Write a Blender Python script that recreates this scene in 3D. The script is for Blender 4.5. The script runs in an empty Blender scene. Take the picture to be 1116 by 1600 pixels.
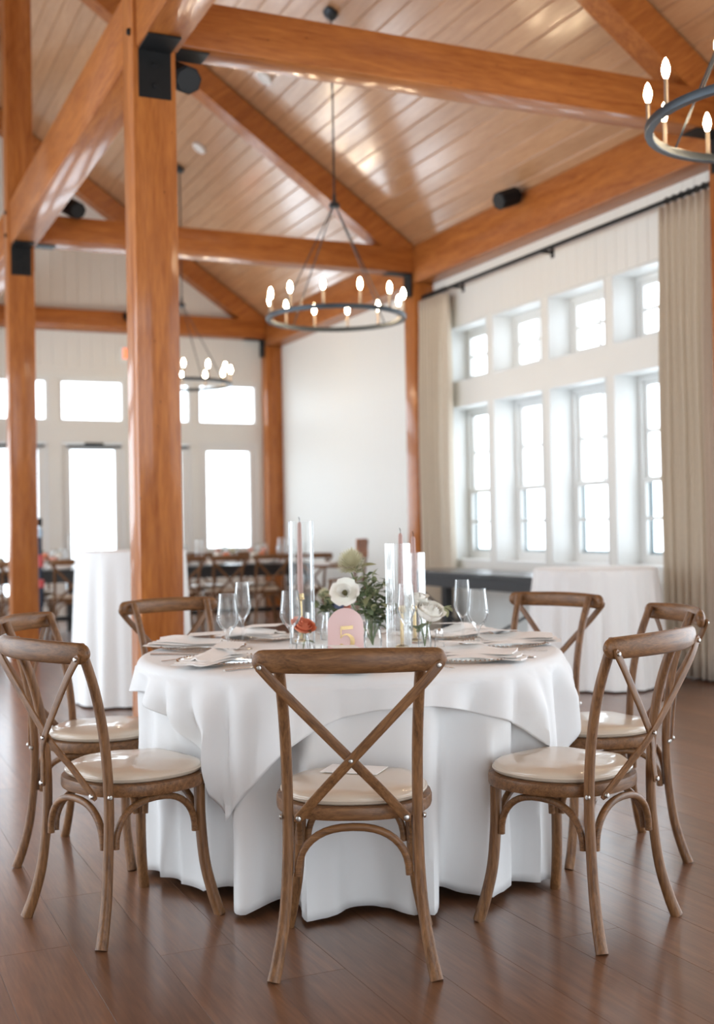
import bpy, bmesh, math, random
from mathutils import Vector, Matrix
random.seed(7)
PI = math.pi
sc = bpy.context.scene
COL = sc.collection

# ------------------------------------------------------------------ camera, world, exposure
F_PX, YAW, PITCH, ROLL, CAM_H = 1850.0, -0.4229, 0.012, 0.0173, 1.22
M3 = Matrix.Rotation(YAW, 3, 'Z') @ Matrix.Rotation(PITCH, 3, 'X') @ Matrix.Rotation(ROLL, 3, 'Y')
cam_data = bpy.data.cameras.new('camera')
cam = bpy.data.objects.new('camera', cam_data)
COL.objects.link(cam)
R4 = Matrix(((M3[0][0], M3[0][2], -M3[0][1], 0), (M3[1][0], M3[1][2], -M3[1][1], 0),
             (M3[2][0], M3[2][2], -M3[2][1], 0), (0, 0, 0, 1)))
cam.matrix_world = Matrix.Translation((0, 0, CAM_H)) @ R4
cam_data.sensor_fit = 'HORIZONTAL'
cam_data.sensor_width = 24.0
cam_data.lens = 24.0 * F_PX / 1116.0
cam_data.clip_start = 0.05
cam_data.clip_end = 200
cam_data.dof.use_dof = True
cam_data.dof.focus_distance = 3.45
cam_data.dof.aperture_fstop = 2.2
sc.camera = cam

world = bpy.data.worlds.new('overcast_sky')
sc.world = world
world.use_nodes = True
bg = world.node_tree.nodes['Background']
bg.inputs[0].default_value = (0.86, 0.955, 1.05, 1)
bg.inputs[1].default_value = 4.6
sc.view_settings.view_transform = 'Standard'
sc.view_settings.look = 'None'
sc.view_settings.gamma = 1.0
sc.view_settings.use_curve_mapping = False
sc.view_settings.exposure = 0.2
sc.cycles.max_bounces = 10
sc.cycles.diffuse_bounces = 5
sc.cycles.glossy_bounces = 4
sc.cycles.transparent_max_bounces = 24
sc.cycles.sample_clamp_indirect = 6.0
sc.cycles.use_denoising = True

# daylight portals: they only tell the renderer where the window openings are, they give off no light
def portal(name, loc, rot, sx, sy):
    l = bpy.data.lights.new(name, 'AREA'); l.shape = 'RECTANGLE'; l.size = sx; l.size_y = sy; l.cycles.is_portal = True
    o = bpy.data.objects.new(name, l); COL.objects.link(o); o.location = loc; o.rotation_euler = rot
portal('daylight_portal_right', (6.62, 4.25, 1.75), (0, math.pi / 2, 0), 3.4, 14.4)
portal('daylight_portal_back', (2.4, 17.02, 1.70), (-math.pi / 2, 0, 0), 7.3, 3.4)
portal('daylight_portal_left', (-3.05, 9.2, 1.93), (0, -math.pi / 2, 0), 3.7, 12.4)
portal('daylight_portal_front', (.9, -3.42, 1.70), (math.pi / 2, 0, 0), 4.1, 3.4)

# ------------------------------------------------------------------ helpers
def V(*a): return Vector(a)

def _raydir(x, y):
    return M3 @ Vector(((x - 558.0) / F_PX, 1.0, -(y - 800.0) / F_PX))

class MB:
    """collects geometry for ONE mesh object"""
    def __init__(s): s.v = []; s.f = []; s.m = None
    def add(s, vs, fs):
        o = len(s.v); s.v += [tuple(p) for p in vs]; s.f += [tuple(i + o for i in f) for f in fs]; return s
    def box(s, x0, x1, y0, y1, z0, z1, c=0.0):
        if c <= 0:
            vs = [(x, y, z) for z in (z0, z1) for y in (y0, y1) for x in (x0, x1)]
            return s.add(vs, [(0, 2, 3, 1), (4, 5, 7, 6), (0, 1, 5, 4), (2, 6, 7, 3), (0, 4, 6, 2), (1, 3, 7, 5)])
        bm = bmesh.new()
        bmesh.ops.create_cube(bm, size=1)
        for v in bm.verts:
            v.co = ((x0 + x1) / 2 + v.co.x * (x1 - x0), (y0 + y1) / 2 + v.co.y * (y1 - y0), (z0 + z1) / 2 + v.co.z * (z1 - z0))
        bmesh.ops.bevel(bm, geom=bm.edges[:], offset=c, segments=2, affect='EDGES', profile=0.5)
        bm.verts.index_update()
        s.add([v.co[:] for v in bm.verts], [[v.index for v in f.verts] for f in bm.faces]); bm.free(); return s
    def prism(s, poly, a0, a1, axis='Y'):
        n = len(poly)
        def P(u, w, a): return {'Y': (u, a, w), 'X': (a, u, w), 'Z': (u, w, a)}[axis]
        vs = [P(u, w, a0) for u, w in poly] + [P(u, w, a1) for u, w in poly]
        fs = [tuple(range(n - 1, -1, -1)), tuple(range(n, 2 * n))] + [(i, (i + 1) % n, n + (i + 1) % n, n + i) for i in range(n)]
        return s.add(vs, fs)
    def tube(s, pts, ra, rb=None, n=10, up=(0, 0, 1), cap=True, sq=2.0):
        """sweep a (super)ellipse along pts; ra = half size across 'side', rb = along 'up'"""
        pts = [Vector(p) for p in pts]; k = len(pts)
        ra = ra if isinstance(ra, (list, tuple)) else [ra] * k
        rb = ra if rb is None else (rb if isinstance(rb, (list, tuple)) else [rb] * k)
        up = Vector(up); rings = []
        for i, p in enumerate(pts):
            t = (pts[min(i + 1, k - 1)] - pts[max(i - 1, 0)]).normalized()
            side = t.cross(up)
            if side.length < 1e-4: side = t.cross(Vector((0, 1, 0)))
            side.normalize(); u2 = side.cross(t).normalized()
            ring = []
            for j in range(n):
                a = 2 * PI * (j + .5) / n; c, si = math.cos(a), math.sin(a)
                e = 2.0 / sq
                ring.append(p + side * (ra[i] * math.copysign(abs(c) ** e, c)) + u2 * (rb[i] * math.copysign(abs(si) ** e, si)))
            rings.append(ring)
        vs = [q for r in rings for q in r]; fs = []
        for i in range(k - 1):
            for j in range(n):
                a, b = i * n + j, i * n + (j + 1) % n
                fs.append((a, b, b + n, a + n))
        if cap: fs += [tuple(range(n - 1, -1, -1)), tuple((k - 1) * n + j for j in range(n))]
        return s.add(vs, fs)
    def lathe(s, prof, n=24, c=(0, 0, 0), axis=None):
        vs = []; fs = []
        for r, z in prof:
            for j in range(n):
                a = 2 * PI * j / n; vs.append((c[0] + r * math.cos(a), c[1] + r * math.sin(a), c[2] + z))
        for i in range(len(prof) - 1):
            for j in range(n):
                a, b = i * n + j, i * n + (j + 1) % n
                fs.append((a, b, b + n, a + n))
        loop = prof[0] == prof[-1]
        if prof[0][0] > 1e-6 and not loop: fs.append(tuple(range(n - 1, -1, -1)))
        if prof[-1][0] > 1e-6 and not loop: fs.append(tuple((len(prof) - 1) * n + j for j in range(n)))
        return s.add(vs, fs)
    def tf(s, mat):
        s.v = [tuple(mat @ Vector(p)) for p in s.v]; return s
    def mesh(s, name, mat, smooth=None):
        me = bpy.data.meshes.new(name); me.from_pydata(s.v, [], s.f)
        bm = bmesh.new(); bm.from_mesh(me)
        bmesh.ops.remove_doubles(bm, verts=bm.verts, dist=1e-6)
        bmesh.ops.recalc_face_normals(bm, faces=bm.faces)
        bm.to_mesh(me); bm.free()
        if mat: me.materials.append(mat)
        if smooth is not None:
            me.shade_smooth(); me.set_sharp_from_angle(angle=math.radians(smooth))
        me.update(); return me
    def obj(s, name, mat, parent=None, smooth=None, loc=None):
        return link(name, s.mesh(name, mat, smooth), parent, loc)

def link(name, me, parent=None, loc=None):
    o = bpy.data.objects.new(name, me); COL.objects.link(o)
    if parent: o.parent = parent
    if loc: o.location = loc
    return o
def empty(name, loc=(0, 0, 0), rz=0.0):
    o = bpy.data.objects.new(name, None); COL.objects.link(o); o.location = loc; o.rotation_euler = (0, 0, rz)
    o.empty_display_size = .1
    return o
def tag(o, label, cat, group=None):
    o['label'] = label; o['category'] = cat
    if group: o['group'] = group
    return o
def struct(o, label=None):
    o['kind'] = 'structure'
    if label: o['label'] = label
    return o
def copy_tree(o, parent=None):
    c = o.copy(); COL.objects.link(c)
    if parent: c.parent = parent
    for ch in [x for x in ALLCH.get(o.name, [])]: copy_tree(ch, c)
    return c
ALLCH = {}
def reg(root):
    def rec(o):
        ALLCH[o.name] = list(o.children)
        for c in o.children: rec(c)
    rec(root)
def place(o, loc, rz):
    o.location = loc; o.rotation_euler = (0, 0, rz); return o

# ------------------------------------------------------------------ materials
def nm(name):
    m = bpy.data.materials.new(name); m.use_nodes = True
    nt = m.node_tree; return m, nt, nt.nodes['Principled BSDF']
def plain(name, col, rough=.5, metal=0.0, coat=0.0, noise=0.0, nscale=20, bump=0.0, sheen=0.0, spec=.5):
    m, nt, b = nm(name)
    b.inputs['Base Color'].default_value = (*col, 1); b.inputs['Roughness'].default_value = rough
    b.inputs['Metallic'].default_value = metal; b.inputs['Coat Weight'].default_value = coat
    b.inputs['Specular IOR Level'].default_value = spec
    if sheen: b.inputs['Sheen Weight'].default_value = sheen
    if noise or bump:
        tc = nt.nodes.new('ShaderNodeTexCoord'); n = nt.nodes.new('ShaderNodeTexNoise')
        n.inputs['Scale'].default_value = nscale; n.inputs['Detail'].default_value = 4
        nt.links.new(tc.outputs['Object'], n.inputs['Vector'])
        if noise:
            r = nt.nodes.new('ShaderNodeMixRGB'); r.inputs[1].default_value = (*[c * (1 - noise) for c in col], 1)
            r.inputs[2].default_value = (*[min(1, c * (1 + noise)) for c in col], 1)
            nt.links.new(n.outputs['Fac'], r.inputs[0]); nt.links.new(r.outputs[0], b.inputs['Base Color'])
        if bump:
            bp = nt.nodes.new('ShaderNodeBump'); bp.inputs['Strength'].default_value = bump; bp.inputs['Distance'].default_value = .01
            nt.links.new(n.outputs['Fac'], bp.inputs['Height']); nt.links.new(bp.outputs[0], b.inputs['Normal'])
    return m
def wood(name, c1, c2, axis, scale=1.0, rough=.35, coat=0.0, var=.15, contrast=(.3, .75), knots=0.0, bump=.05, rvar=0.0, stretch=14.0, spec=.5, crough=.12):
    """grain stretched along local axis 0/1/2; each object gets its own offset and tone"""
    m, nt, b = nm(name); N = nt.nodes.new; L = nt.links.new
    tc = N('ShaderNodeTexCoord'); oi = N('ShaderNodeObjectInfo')
    add = N('ShaderNodeVectorMath'); add.operation = 'ADD'
    sc_ = N('ShaderNodeVectorMath'); sc_.operation = 'SCALE'
    comb = N('ShaderNodeCombineXYZ')
    for i in range(3): L(oi.outputs['Random'], comb.inputs[i])
    L(comb.outputs[0], sc_.inputs[0]); sc_.inputs['Scale'].default_value = 37.0
    L(tc.outputs['Object'], add.inputs[0]); L(sc_.outputs[0], add.inputs[1])
    mp = N('ShaderNodeMapping'); s3 = [scale * stretch] * 3; s3[axis] = scale
    mp.inputs['Scale'].default_value = s3
    L(add.outputs[0], mp.inputs['Vector'])
    n1 = N('ShaderNodeTexNoise'); n1.inputs['Scale'].default_value = 1.6; n1.inputs['Detail'].default_value = 6
    n1.inputs['Roughness'].default_value = .6; n1.inputs['Distortion'].default_value = .6
    L(mp.outputs[0], n1.inputs['Vector'])
    n2 = N('ShaderNodeTexNoise'); n2.inputs['Scale'].default_value = 7.0; n2.inputs['Detail'].default_value = 3
    L(mp.outputs[0], n2.inputs['Vector'])
    mx = N('ShaderNodeMath'); mx.operation = 'MULTIPLY_ADD'; mx.inputs[1].default_value = .35
    L(n2.outputs['Fac'], mx.inputs[0]); 
    ms = N('ShaderNodeMath'); ms.operation = 'MULTIPLY'; ms.inputs[1].default_value = .65
    L(n1.outputs['Fac'], ms.inputs[0]); L(ms.outputs[0], mx.inputs[2])
    ra = N('ShaderNodeValToRGB'); ra.color_ramp.elements[0].position = contrast[0]; ra.color_ramp.elements[1].position = contrast[1]
    ra.color_ramp.elements[0].color = (*c1, 1); ra.color_ramp.elements[1].color = (*c2, 1)
    L(mx.outputs[0], ra.inputs[0]); col = ra.outputs[0]
    hv = N('ShaderNodeHueSaturation')
    mr = N('ShaderNodeMapRange'); mr.inputs['To Min'].default_value = 1 - var; mr.inputs['To Max'].default_value = 1 + var
    L(oi.outputs['Random'], mr.inputs['Value']); L(mr.outputs[0], hv.inputs['Value']); L(col, hv.inputs['Color']); col = hv.outputs[0]
    if knots:
        vo = N('ShaderNodeTexVoronoi'); mk = N('ShaderNodeMapping'); k3 = [knots * 2.2] * 3; k3[axis] = knots
        mk.inputs['Scale'].default_value = k3; L(add.outputs[0], mk.inputs['Vector']); L(mk.outputs[0], vo.inputs['Vector'])
        kr = N('ShaderNodeValToRGB'); kr.color_ramp.elements[0].position = .03; kr.color_ramp.elements[1].position = .085
        kr.color_ramp.elements[0].color = (.45, .45, .45, 1); kr.color_ramp.elements[1].color = (1, 1, 1, 1)
        L(vo.outputs['Distance'], kr.inputs[0])
        mu = N('ShaderNodeMixRGB'); mu.blend_type = 'MULTIPLY'; mu.inputs[0].default_value = 1
        L(col, mu.inputs[1]); L(kr.outputs[0], mu.inputs[2]); col = mu.outputs[0]
    L(col, b.inputs['Base Color'])
    b.inputs['Roughness'].default_value = rough; b.inputs['Coat Weight'].default_value = coat; b.inputs['Coat Roughness'].default_value = crough
    b.inputs['Specular IOR Level'].default_value = spec; b.inputs['Coat IOR'].default_value = 1.65
    if rvar:
        rr = N('ShaderNodeMapRange'); rr.inputs['To Min'].default_value = rough - rvar; rr.inputs['To Max'].default_value = rough + rvar
        L(n1.outputs['Fac'], rr.inputs['Value']); L(rr.outputs[0], b.inputs['Roughness'])
    if bump:
        bp = N('ShaderNodeBump'); bp.inputs['Strength'].default_value = bump; bp.inputs['Distance'].default_value = .004
        L(mx.outputs[0], bp.inputs['Height']); L(bp.outputs[0], b.inputs['Normal'])
    return m
def glass(name, tint=(.97, .985, .98), amount=.9, rough=.01, blend=.18, haze=0.0):
    m, nt, b = nm(name); nt.nodes.remove(b); N = nt.nodes.new; L = nt.links.new
    t = N('ShaderNodeBsdfTransparent'); t.inputs[0].default_value = (*tint, 1)
    g = N('ShaderNodeBsdfGlossy'); g.inputs[0].default_value = (1, 1, 1, 1); g.inputs['Roughness'].default_value = rough
    lw = N('ShaderNodeLayerWeight'); lw.inputs['Blend'].default_value = blend
    mu = N('ShaderNodeMath'); mu.operation = 'MULTIPLY'; mu.inputs[1].default_value = amount; L(lw.outputs['Fresnel'], mu.inputs[0])
    mx = N('ShaderNodeMixShader'); L(mu.outputs[0], mx.inputs[0]); L(t.outputs[0], mx.inputs[1]); L(g.outputs[0], mx.inputs[2])
    if haze:  # white haze painted into clear glass, standing in for bright reflections
        df = N('ShaderNodeBsdfTranslucent'); df.inputs[0].default_value = (.95, .97, .97, 1)
        d2 = N('ShaderNodeBsdfDiffuse'); d2.inputs[0].default_value = (.95, .97, .97, 1)
        m1 = N('ShaderNodeMixShader'); m1.inputs[0].default_value = .5; L(df.outputs[0], m1.inputs[1]); L(d2.outputs[0], m1.inputs[2])
        m2 = N('ShaderNodeMixShader'); m2.inputs[0].default_value = haze; L(mx.outputs[0], m2.inputs[1]); L(m1.outputs[0], m2.inputs[2]); mx = m2
    L(mx.outputs[0], nt.nodes['Material Output'].inputs[0]); return m
def emit(name, col, st):
    m, nt, b = nm(name)
    b.inputs['Base Color'].default_value = (*col, 1); b.inputs['Emission Color'].default_value = (*col, 1)
    b.inputs['Emission Strength'].default_value = st; return m

TIM1, TIM2 = (.235, .060, .010), (.49, .176, .040)
mat = {}
for i, a in enumerate('xyz'):
    mat['timber_' + a] = wood('timber_' + a, TIM1, TIM2, i, 1.1, rough=.5, coat=.34, spec=.2, var=.08, contrast=(.3, .7), knots=1.3, stretch=9)
    mat['chair_' + a] = wood('chair_wood_' + a, (.080, .034, .013), (.285, .136, .054), i, 4.0, rough=.40, coat=.0, spec=.35, var=.06, contrast=(.32, .68), stretch=12)
mat['ceil'] = wood('ceiling_boards', (.42, .215, .10), (.63, .375, .205), 1, .9, rough=.36, coat=1.0, crough=.16, var=.08, contrast=(.3, .75), knots=1.6)
mat['floor'] = wood('floor_planks', (.090, .034, .014), (.25, .112, .053), 1, 1.3, rough=.44, coat=.85, crough=.20, var=.16, contrast=(.26, .78), rvar=.04, stretch=16, bump=.02, spec=.4)
mat['groove'] = plain('shadow_gap', (.16, .075, .03), .8)
mat['subfloor'] = plain('subfloor', (.03, .02, .015), .9)
mat['wall'] = plain('cream_paint', (.755, .755, .72), .5, noise=.02, nscale=3)
mat['trimw'] = plain('white_trim_paint', (.74, .745, .73), .4)
mat['darkframe'] = plain('grey_screen_frame', (.27, .32, .34), .5)
mat['black'] = plain('black_steel', (.009, .0095, .010), .55, noise=.2, spec=.25)
mat['blackmat'] = plain('black_plastic', (.008, .008, .009), .7, spec=.2)
mat['bronze'] = plain('chandelier_steel', (.045, .055, .065), .38, metal=.6)
mat['sleeve'] = plain('candle_sleeve', (.28, .22, .17), .4, metal=.7)
mat['bulb'] = emit('lit_bulb', (1.0, .78, .50), 110)
mat['pane'] = glass('window_pane', (.98, .99, .99), .45)
mat['crystal'] = glass('clear_glass', (.985, .99, .99), .9, .02, .17, .035)
mat['fluted'] = glass('fluted_glass', (.985, .99, .99), .95, .03, .30, .05)
mat['linen'] = plain('white_linen', (.81, .81, .805), .8, nscale=6, bump=.2, sheen=.1, spec=.2)
mat['linen2'] = plain('white_linen_overlay', (.82, .825, .825), .75, nscale=7, bump=.25, sheen=.1, spec=.25)
mat['napkin'] = plain('napkin_linen', (.86, .82, .78), .85, noise=.03, nscale=90, sheen=.2, spec=.2)
mat['cushion'] = plain('pearl_vinyl', (.62, .52, .41), .28, coat=.5, noise=.04, nscale=9, bump=.10)
mat['silver'] = plain('cutlery_steel', (.72, .70, .68), .2, metal=1)
mat['bolt'] = plain('bolt_steel', (.55, .53, .5), .3, metal=1)
mat['gold'] = plain('gold_mirror', (.78, .58, .30), .18, metal=1)
mat['card'] = plain('white_card', (.86, .85, .83), .7)
mat['pink'] = plain('blush_acrylic', (.84, .60, .58), .25, coat=.5)
mat['candle'] = plain('mauve_wax', (.47, .29, .25), .5)
mat['curtain'] = plain('taupe_curtain', (.70, .63, .53), .85, noise=.05, nscale=30, sheen=.1, spec=.2)
mat['blacktable'] = plain('black_stained_wood', (.022, .022, .024), .28, coat=.2, noise=.2)
mat['leaf'] = plain('eucalyptus_leaf', (.19, .235, .13), .5, noise=.35, nscale=8)
mat['leaf2'] = plain('pale_leaf', (.38, .40, .23), .55, noise=.3, nscale=8)
mat['stem'] = plain('green_stem', (.13, .19, .06), .55)
mat['white_petal'] = plain('cream_petal', (.92, .90, .83), .6, sheen=.1)
mat['green_petal'] = plain('green_mum_petal', (.66, .63, .43), .6)
mat['coral_petal'] = plain('coral_petal', (.80, .27, .15), .6)
mat['blush_petal'] = plain('blush_petal', (.80, .42, .34), .6)
mat['blue_petal'] = plain('dusty_blue_petal', (.28, .33, .48), .6)
mat['yellow'] = plain('flower_centre', (.10, .085, .03), .7)
mat['orange'] = plain('orange_glaze', (.72, .42, .24), .45)
mat['red_sign'] = emit('red_sign_face', (.95, .25, .12), .9)
mat['white_plastic'] = plain('white_plastic', (.85, .85, .84), .4)
mat['porcelain'] = plain('porcelain', (.8, .79, .77), .25, coat=.3)
mat['red'] = plain('red_plastic', (.55, .06, .06), .4)
mat['navy'] = plain('navy_fabric', (.015, .025, .05), .7)
mat['paleblue'] = plain('pale_blue_plastic', (.45, .58, .70), .5)
mat['gold_crumb'] = plain('gold_potpourri', (.62, .42, .22), .5)

# ------------------------------------------------------------------ dimensions of the hall
XW, XB = 6.25, 6.0           # right wall face, face of plate beam and wall posts
RIDGE = 1.755
YB = 16.75                   # back wall face
XL = 2 * RIDGE - 6.35        # left eave
Y0 = -3.2
def roof(x): return 4.34 + .70 * (6.0 - abs(x - RIDGE) - RIDGE)

# ------------------------------------------------------------------ floor
fl = struct(MB().box(XL, 6.6, Y0, YB + .3, -.10, -.012).obj('floor', mat['subfloor']), 'brown wood plank floor')
PW, PL = .217, 1.83
def plank_geo(w, l, h=.012, c=.0002):
    a, b = w / 2 - .0006, l / 2 - .0006
    vs = [(-a, -b, -h), (a, -b, -h), (a, b, -h), (-a, b, -h), (-a, -b, -c), (a, -b, -c), (a, b, -c), (-a, b, -c),
          (-a + c, -b + c, 0), (a - c, -b + c, 0), (a - c, b - c, 0), (-a + c, b - c, 0)]
    fs = [(8, 9, 10, 11)]
    for i in range(4):
        j = (i + 1) % 4
        fs += [(i, j, j + 4, i + 4), (i + 4, j + 4, j + 8, i + 8)]
    return vs, fs
spots = []
ix0 = math.floor((XL - .43) / PW)
for ix in range(ix0, 29):
    xc = .43 + (ix + .5) * PW
    off = {0: 3.09, 7: 2.487}.get(ix, random.uniform(0, PL)) % PL
    y = Y0 - PL + off
    while y < YB:
        y1 = min(y + PL, YB); ya = max(y, Y0)
        if y1 - ya > .05 and XL < xc - PW / 2 and xc + PW / 2 < 6.3: spots.append((xc, (ya + y1) / 2, y1 - ya))
        y += PL
def rank(s):
    p = M3.transposed() @ Vector((s[0], s[1], -CAM_H))
    if p.y < .6: return 1e6 + s[1] * -1
    px, py = 558 + F_PX * p.x / p.y, 800 - F_PX * p.z / p.y
    return p.y + (0 if -350 < px < 1450 else 60)
spots.sort(key=rank)
pm = MB().add(*plank_geo(PW, PL)).mesh('plank', mat['floor'])
rest = MB()
for i, (x, y, l) in enumerate(spots):
    if i < 290:
        me = pm if abs(l - PL) < 1e-4 else MB().add(*plank_geo(PW, l)).mesh('plank', mat['floor'])
        link('plank', me, fl, (x, y, 0))
    else:
        vs, fs = plank_geo(PW, l); rest.add([(a + x, b + y, c) for a, b, c in vs], fs)
o = rest.obj('plank_field', mat['floor'], fl); o['kind'] = 'stuff'

# ------------------------------------------------------------------ ceiling with boards
T = .05
ce = MB()
ce.prism([(RIDGE, roof(RIDGE) + .03), (6.6, roof(6.6) + .03), (6.6, roof(6.6) + .15), (RIDGE, roof(RIDGE) + .17)], Y0, YB + .3)
ce.prism([(RIDGE, roof(RIDGE) + .03), (XL, roof(XL) + .03), (XL, roof(XL) + .15), (RIDGE, roof(RIDGE) + .17)], Y0, YB + .3)
ce = struct(ce.obj('ceiling', mat['groove']), 'pitched ceiling of varnished pine boards')
BW = .142
slope = math.atan(.70)
bl = BW / math.cos(slope)
def ceil_board(l):
    vs, fs = plank_geo(bl, l, .02, .010)
    vs = [(a, b, -c) for a, b, c in vs]
    return MB().add(vs, fs).tf(Matrix.Rotation(slope, 4, 'Y'))
cache = {}
for side in (1, -1):
    k = 0
    while True:
        x = 4.384 + (k - 18) * BW + BW / 2; k += 1
        if x - BW / 2 < RIDGE: continue
        if x > 6.3: break
        y = Y0 - random.uniform(0, 9.0)
        while y < YB:
            l = 40.0; ya, yb = max(y, Y0), min(y + l, YB); y += l
            if yb - ya < .1: continue
            xx = x if side > 0 else 2 * RIDGE - x
            if side > 0:
                ll = round(yb - ya, 2)
                if ll not in cache: cache[ll] = ceil_board(ll).mesh('board', mat['ceil'])
                link('board', cache[ll], ce, (xx, (ya + yb) / 2, roof(xx) + .008))
    if side > 0: pass
lb = MB()
for i in range(30):
    x = 2 * RIDGE - (4.384 + (i - 18) * BW + BW / 2)
    if x > RIDGE or x < XL: continue
    b = ceil_board(YB - Y0); b.tf(Matrix.Translation((x, (YB + Y0) / 2, roof(x) + .008)) @ Matrix.Rotation(-2 * slope, 4, 'Y'))
    lb.add(b.v, b.f)
o = lb.obj('board_field', mat['ceil'], ce); o['kind'] = 'stuff'

# ------------------------------------------------------------------ walls
def wall_cells(u0, u1, v0, v1, holes):
    us = sorted({u0, u1, *[h[0] for h in holes], *[h[1] for h in holes]}); us = [u for u in us if u0 <= u <= u1]
    out = []
    for a, b in zip(us, us[1:]):
        m = (a + b) / 2
        hs = sorted((h[2], h[3]) for h in holes if h[0] < m < h[1]); z = v0
        for lo, hi in hs:
            if lo > z: out.append((a, b, z, lo))
            z = max(z, hi)
        if z < v1: out.append((a, b, z, v1))
    return out
# right wall
WZ = (.83, 2.50, 2.745, 3.36)
WINS = [(10.54, 11.44), (9.52, 10.44), (8.52, 9.42), (7.52, 8.42)]
holes = [(a, b, WZ[0], WZ[1]) for a, b in WINS] + [(a, b, WZ[2], WZ[3]) for a, b in WINS]
# tall bare openings assumed in the unseen near bays, to let in daylight
for k in range(8): holes.append((-2.9 + 1.05 * k + (.35 if k > 3 else 0), -1.93 + 1.05 * k + (.35 if k > 3 else 0), .06, 3.36))
w = MB()
for a, b, z0, z1 in wall_cells(Y0, YB, 0, 4.32, holes): w.box(XW, XW + .36, a, b, z0, z1)
wr = struct(w.obj('wall_right', mat['wall']), 'cream painted boarded wall with tall windows')
def vboard(w_, h, mt):
    c = .004; a = w_ / 2 - .0012
    vs = []
    for z in (0, h): vs += [(0, -a, z), (-.010, -a, z), (-.014, -a + c, z), (-.014, a - c, z), (-.010, a, z), (0, a, z)]
    fs = [(i, i + 1, i + 7, i + 6) for i in range(5)] + [(5, 0, 6, 11), tuple(range(5, -1, -1)), tuple(range(6, 12))]
    return MB().add(vs, fs).mesh('wall_board', mt)
full = vboard(.146, 3.91, mat['wall']); topb = vboard(.1455, .55 - .005, mat['wall'])
y = 11.94
while y + .146 <= 16.5:
    link('wall_board', full, wr, (XW, y + .073, 0)); y += .146
y = 6.88
while y + .1455 <= 11.69:
    link('wall_board', topb, wr, (XW, y + .0728, 3.365)); y += .1455
struct(MB().box(XW - .02, XW, Y0, 16.5, 0, .14, .004).obj('baseboard_right', mat['trimw']), 'white baseboard under the right-hand windows')

def window_unit(n, a, b, z0, z1, sashes, label, screen=None):
    """deep-set window in the right wall; a..b along Y"""
    r = MB(); x0 = XW - .005; x1 = XW + .33
    t = .016
    for (ya, yb, za, zb) in ((a, a + t, z0, z1), (b - t, b, z0, z1), (a + t, b - t, z1 - t, z1), (a + t, b - t, z0, z0 + t)):
        r.box(x0, x1, ya, yb, za, zb)
    root = struct(r.obj('window_%d' % n, mat['trimw']), label)
    xf = XW + .24
    f = MB(); fw = .045
    for (ya, yb, za, zb) in ((a + t, a + t + fw, z0 + t, z1 - t), (b - t - fw, b - t, z0 + t, z1 - t), (a + t + fw, b - t - fw, z1 - t - fw, z1 - t), (a + t + fw, b - t - fw, z0 + t, z0 + t + fw)):
        f.box(xf, xf + .07, ya, yb, za, zb)
    f.obj('window_frame', mat['trimw'], root)
    ya, yb = a + t + fw, b - t - fw
    if screen:
        q = MB()
        for (p0, p1, u, v) in ((ya, ya + .065, z0 + t + fw, screen), (yb - .065, yb, z0 + t + fw, screen), (ya + .065, yb - .065, z0 + t + fw, z0 + t + fw + .065)):
            q.box(xf + .048, xf + .066, p0, p1, u, v)
        q.obj('screen_frame', mat['darkframe'], root)
    for (za, zb, muntv, munth, m2, dx) in sashes:
        s = MB(); sw = .04
        for (p, q, u, v) in ((ya, ya + sw, za, zb), (yb - sw, yb, za, zb), (ya + sw, yb - sw, zb - sw, zb), (ya + sw, yb - sw, za, za + sw)):
            s.box(xf + .015 + dx, xf + .05 + dx, p, q, u, v)
        sh = s.obj('sash', m2, root)
        MB().box(xf + .03 + dx, xf + .034 + dx, ya + sw, yb - sw, za + sw, zb - sw).obj('pane', mat['pane'], sh)
        if muntv:
            MB().box(xf + .022 + dx, xf + .042 + dx, (ya + yb) / 2 - .018, (ya + yb) / 2 + .018, za + sw, zb - sw).obj('muntin', mat['trimw'], sh)
        if munth:
            zm = (za + zb) / 2
            MB().box(xf + .024 + dx, xf + .040 + dx, ya + sw, yb - sw, zm - .016, zm + .016).obj('muntin', mat['trimw'], sh)
n = 1
ordn = ['beside the far curtain', 'second from the far curtain', 'third from the far curtain', 'beside the near curtain']
for i, (a, b) in enumerate(WINS):
    z0, z1 = WZ[0] + .061, WZ[1] - .061
    zm = 1.567
    window_unit(n, a, b, WZ[0], WZ[1], [(zm, z1, 1, 1, mat['trimw'], .02), (z0, zm + .03, 0, 1, mat['trimw'], -.014)], 'tall white sash window ' + ordn[i], zm); n += 1
    z0, z1 = WZ[2] + .061, WZ[3] - .061
    window_unit(n, a, b, WZ[2], WZ[3], [(z0, z1, 1, 1, mat['trimw'], 0)], 'small square transom window ' + ordn[i]); n += 1

# left wall, out of view; its bare openings are assumed, to light the room
lw = []
yy = 3.3
while yy < 14.6:
    lw += [(yy, yy + 1.0, .10, 2.60), (yy, yy + 1.0, 2.745, 3.75)]; yy += 1.12
w = MB()
for a, b, z0, z1 in wall_cells(Y0, YB, 0, roof(XL) + .05, lw): w.box(XL - .2, XL, a, b, z0, z1)
struct(w.obj('wall_left', mat['wall']), 'cream wall with assumed daylight openings on the left side of the hall')

# end wall behind the viewer; its openings are added to bring in light
w = MB()
for a, b, z0, z1 in wall_cells(XL, 6.6, 0, 3.6, [(-1.1 + 1.03 * k, -.2 + 1.03 * k, za, zb) for k in range(4) for za, zb in ((.1, 2.48), (2.74, 3.37))]): w.box(a, b, Y0 - .2, Y0, z0, z1)
w.prism([(XL, 3.6), (6.6, 3.6), (6.6, roof(6.6) + .05), (RIDGE, roof(RIDGE) + .05), (XL, roof(XL) + .05)], Y0 - .2, Y0)
struct(w.obj('wall_front', mat['wall']), 'cream end wall with added daylight openings behind the viewer')

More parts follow.
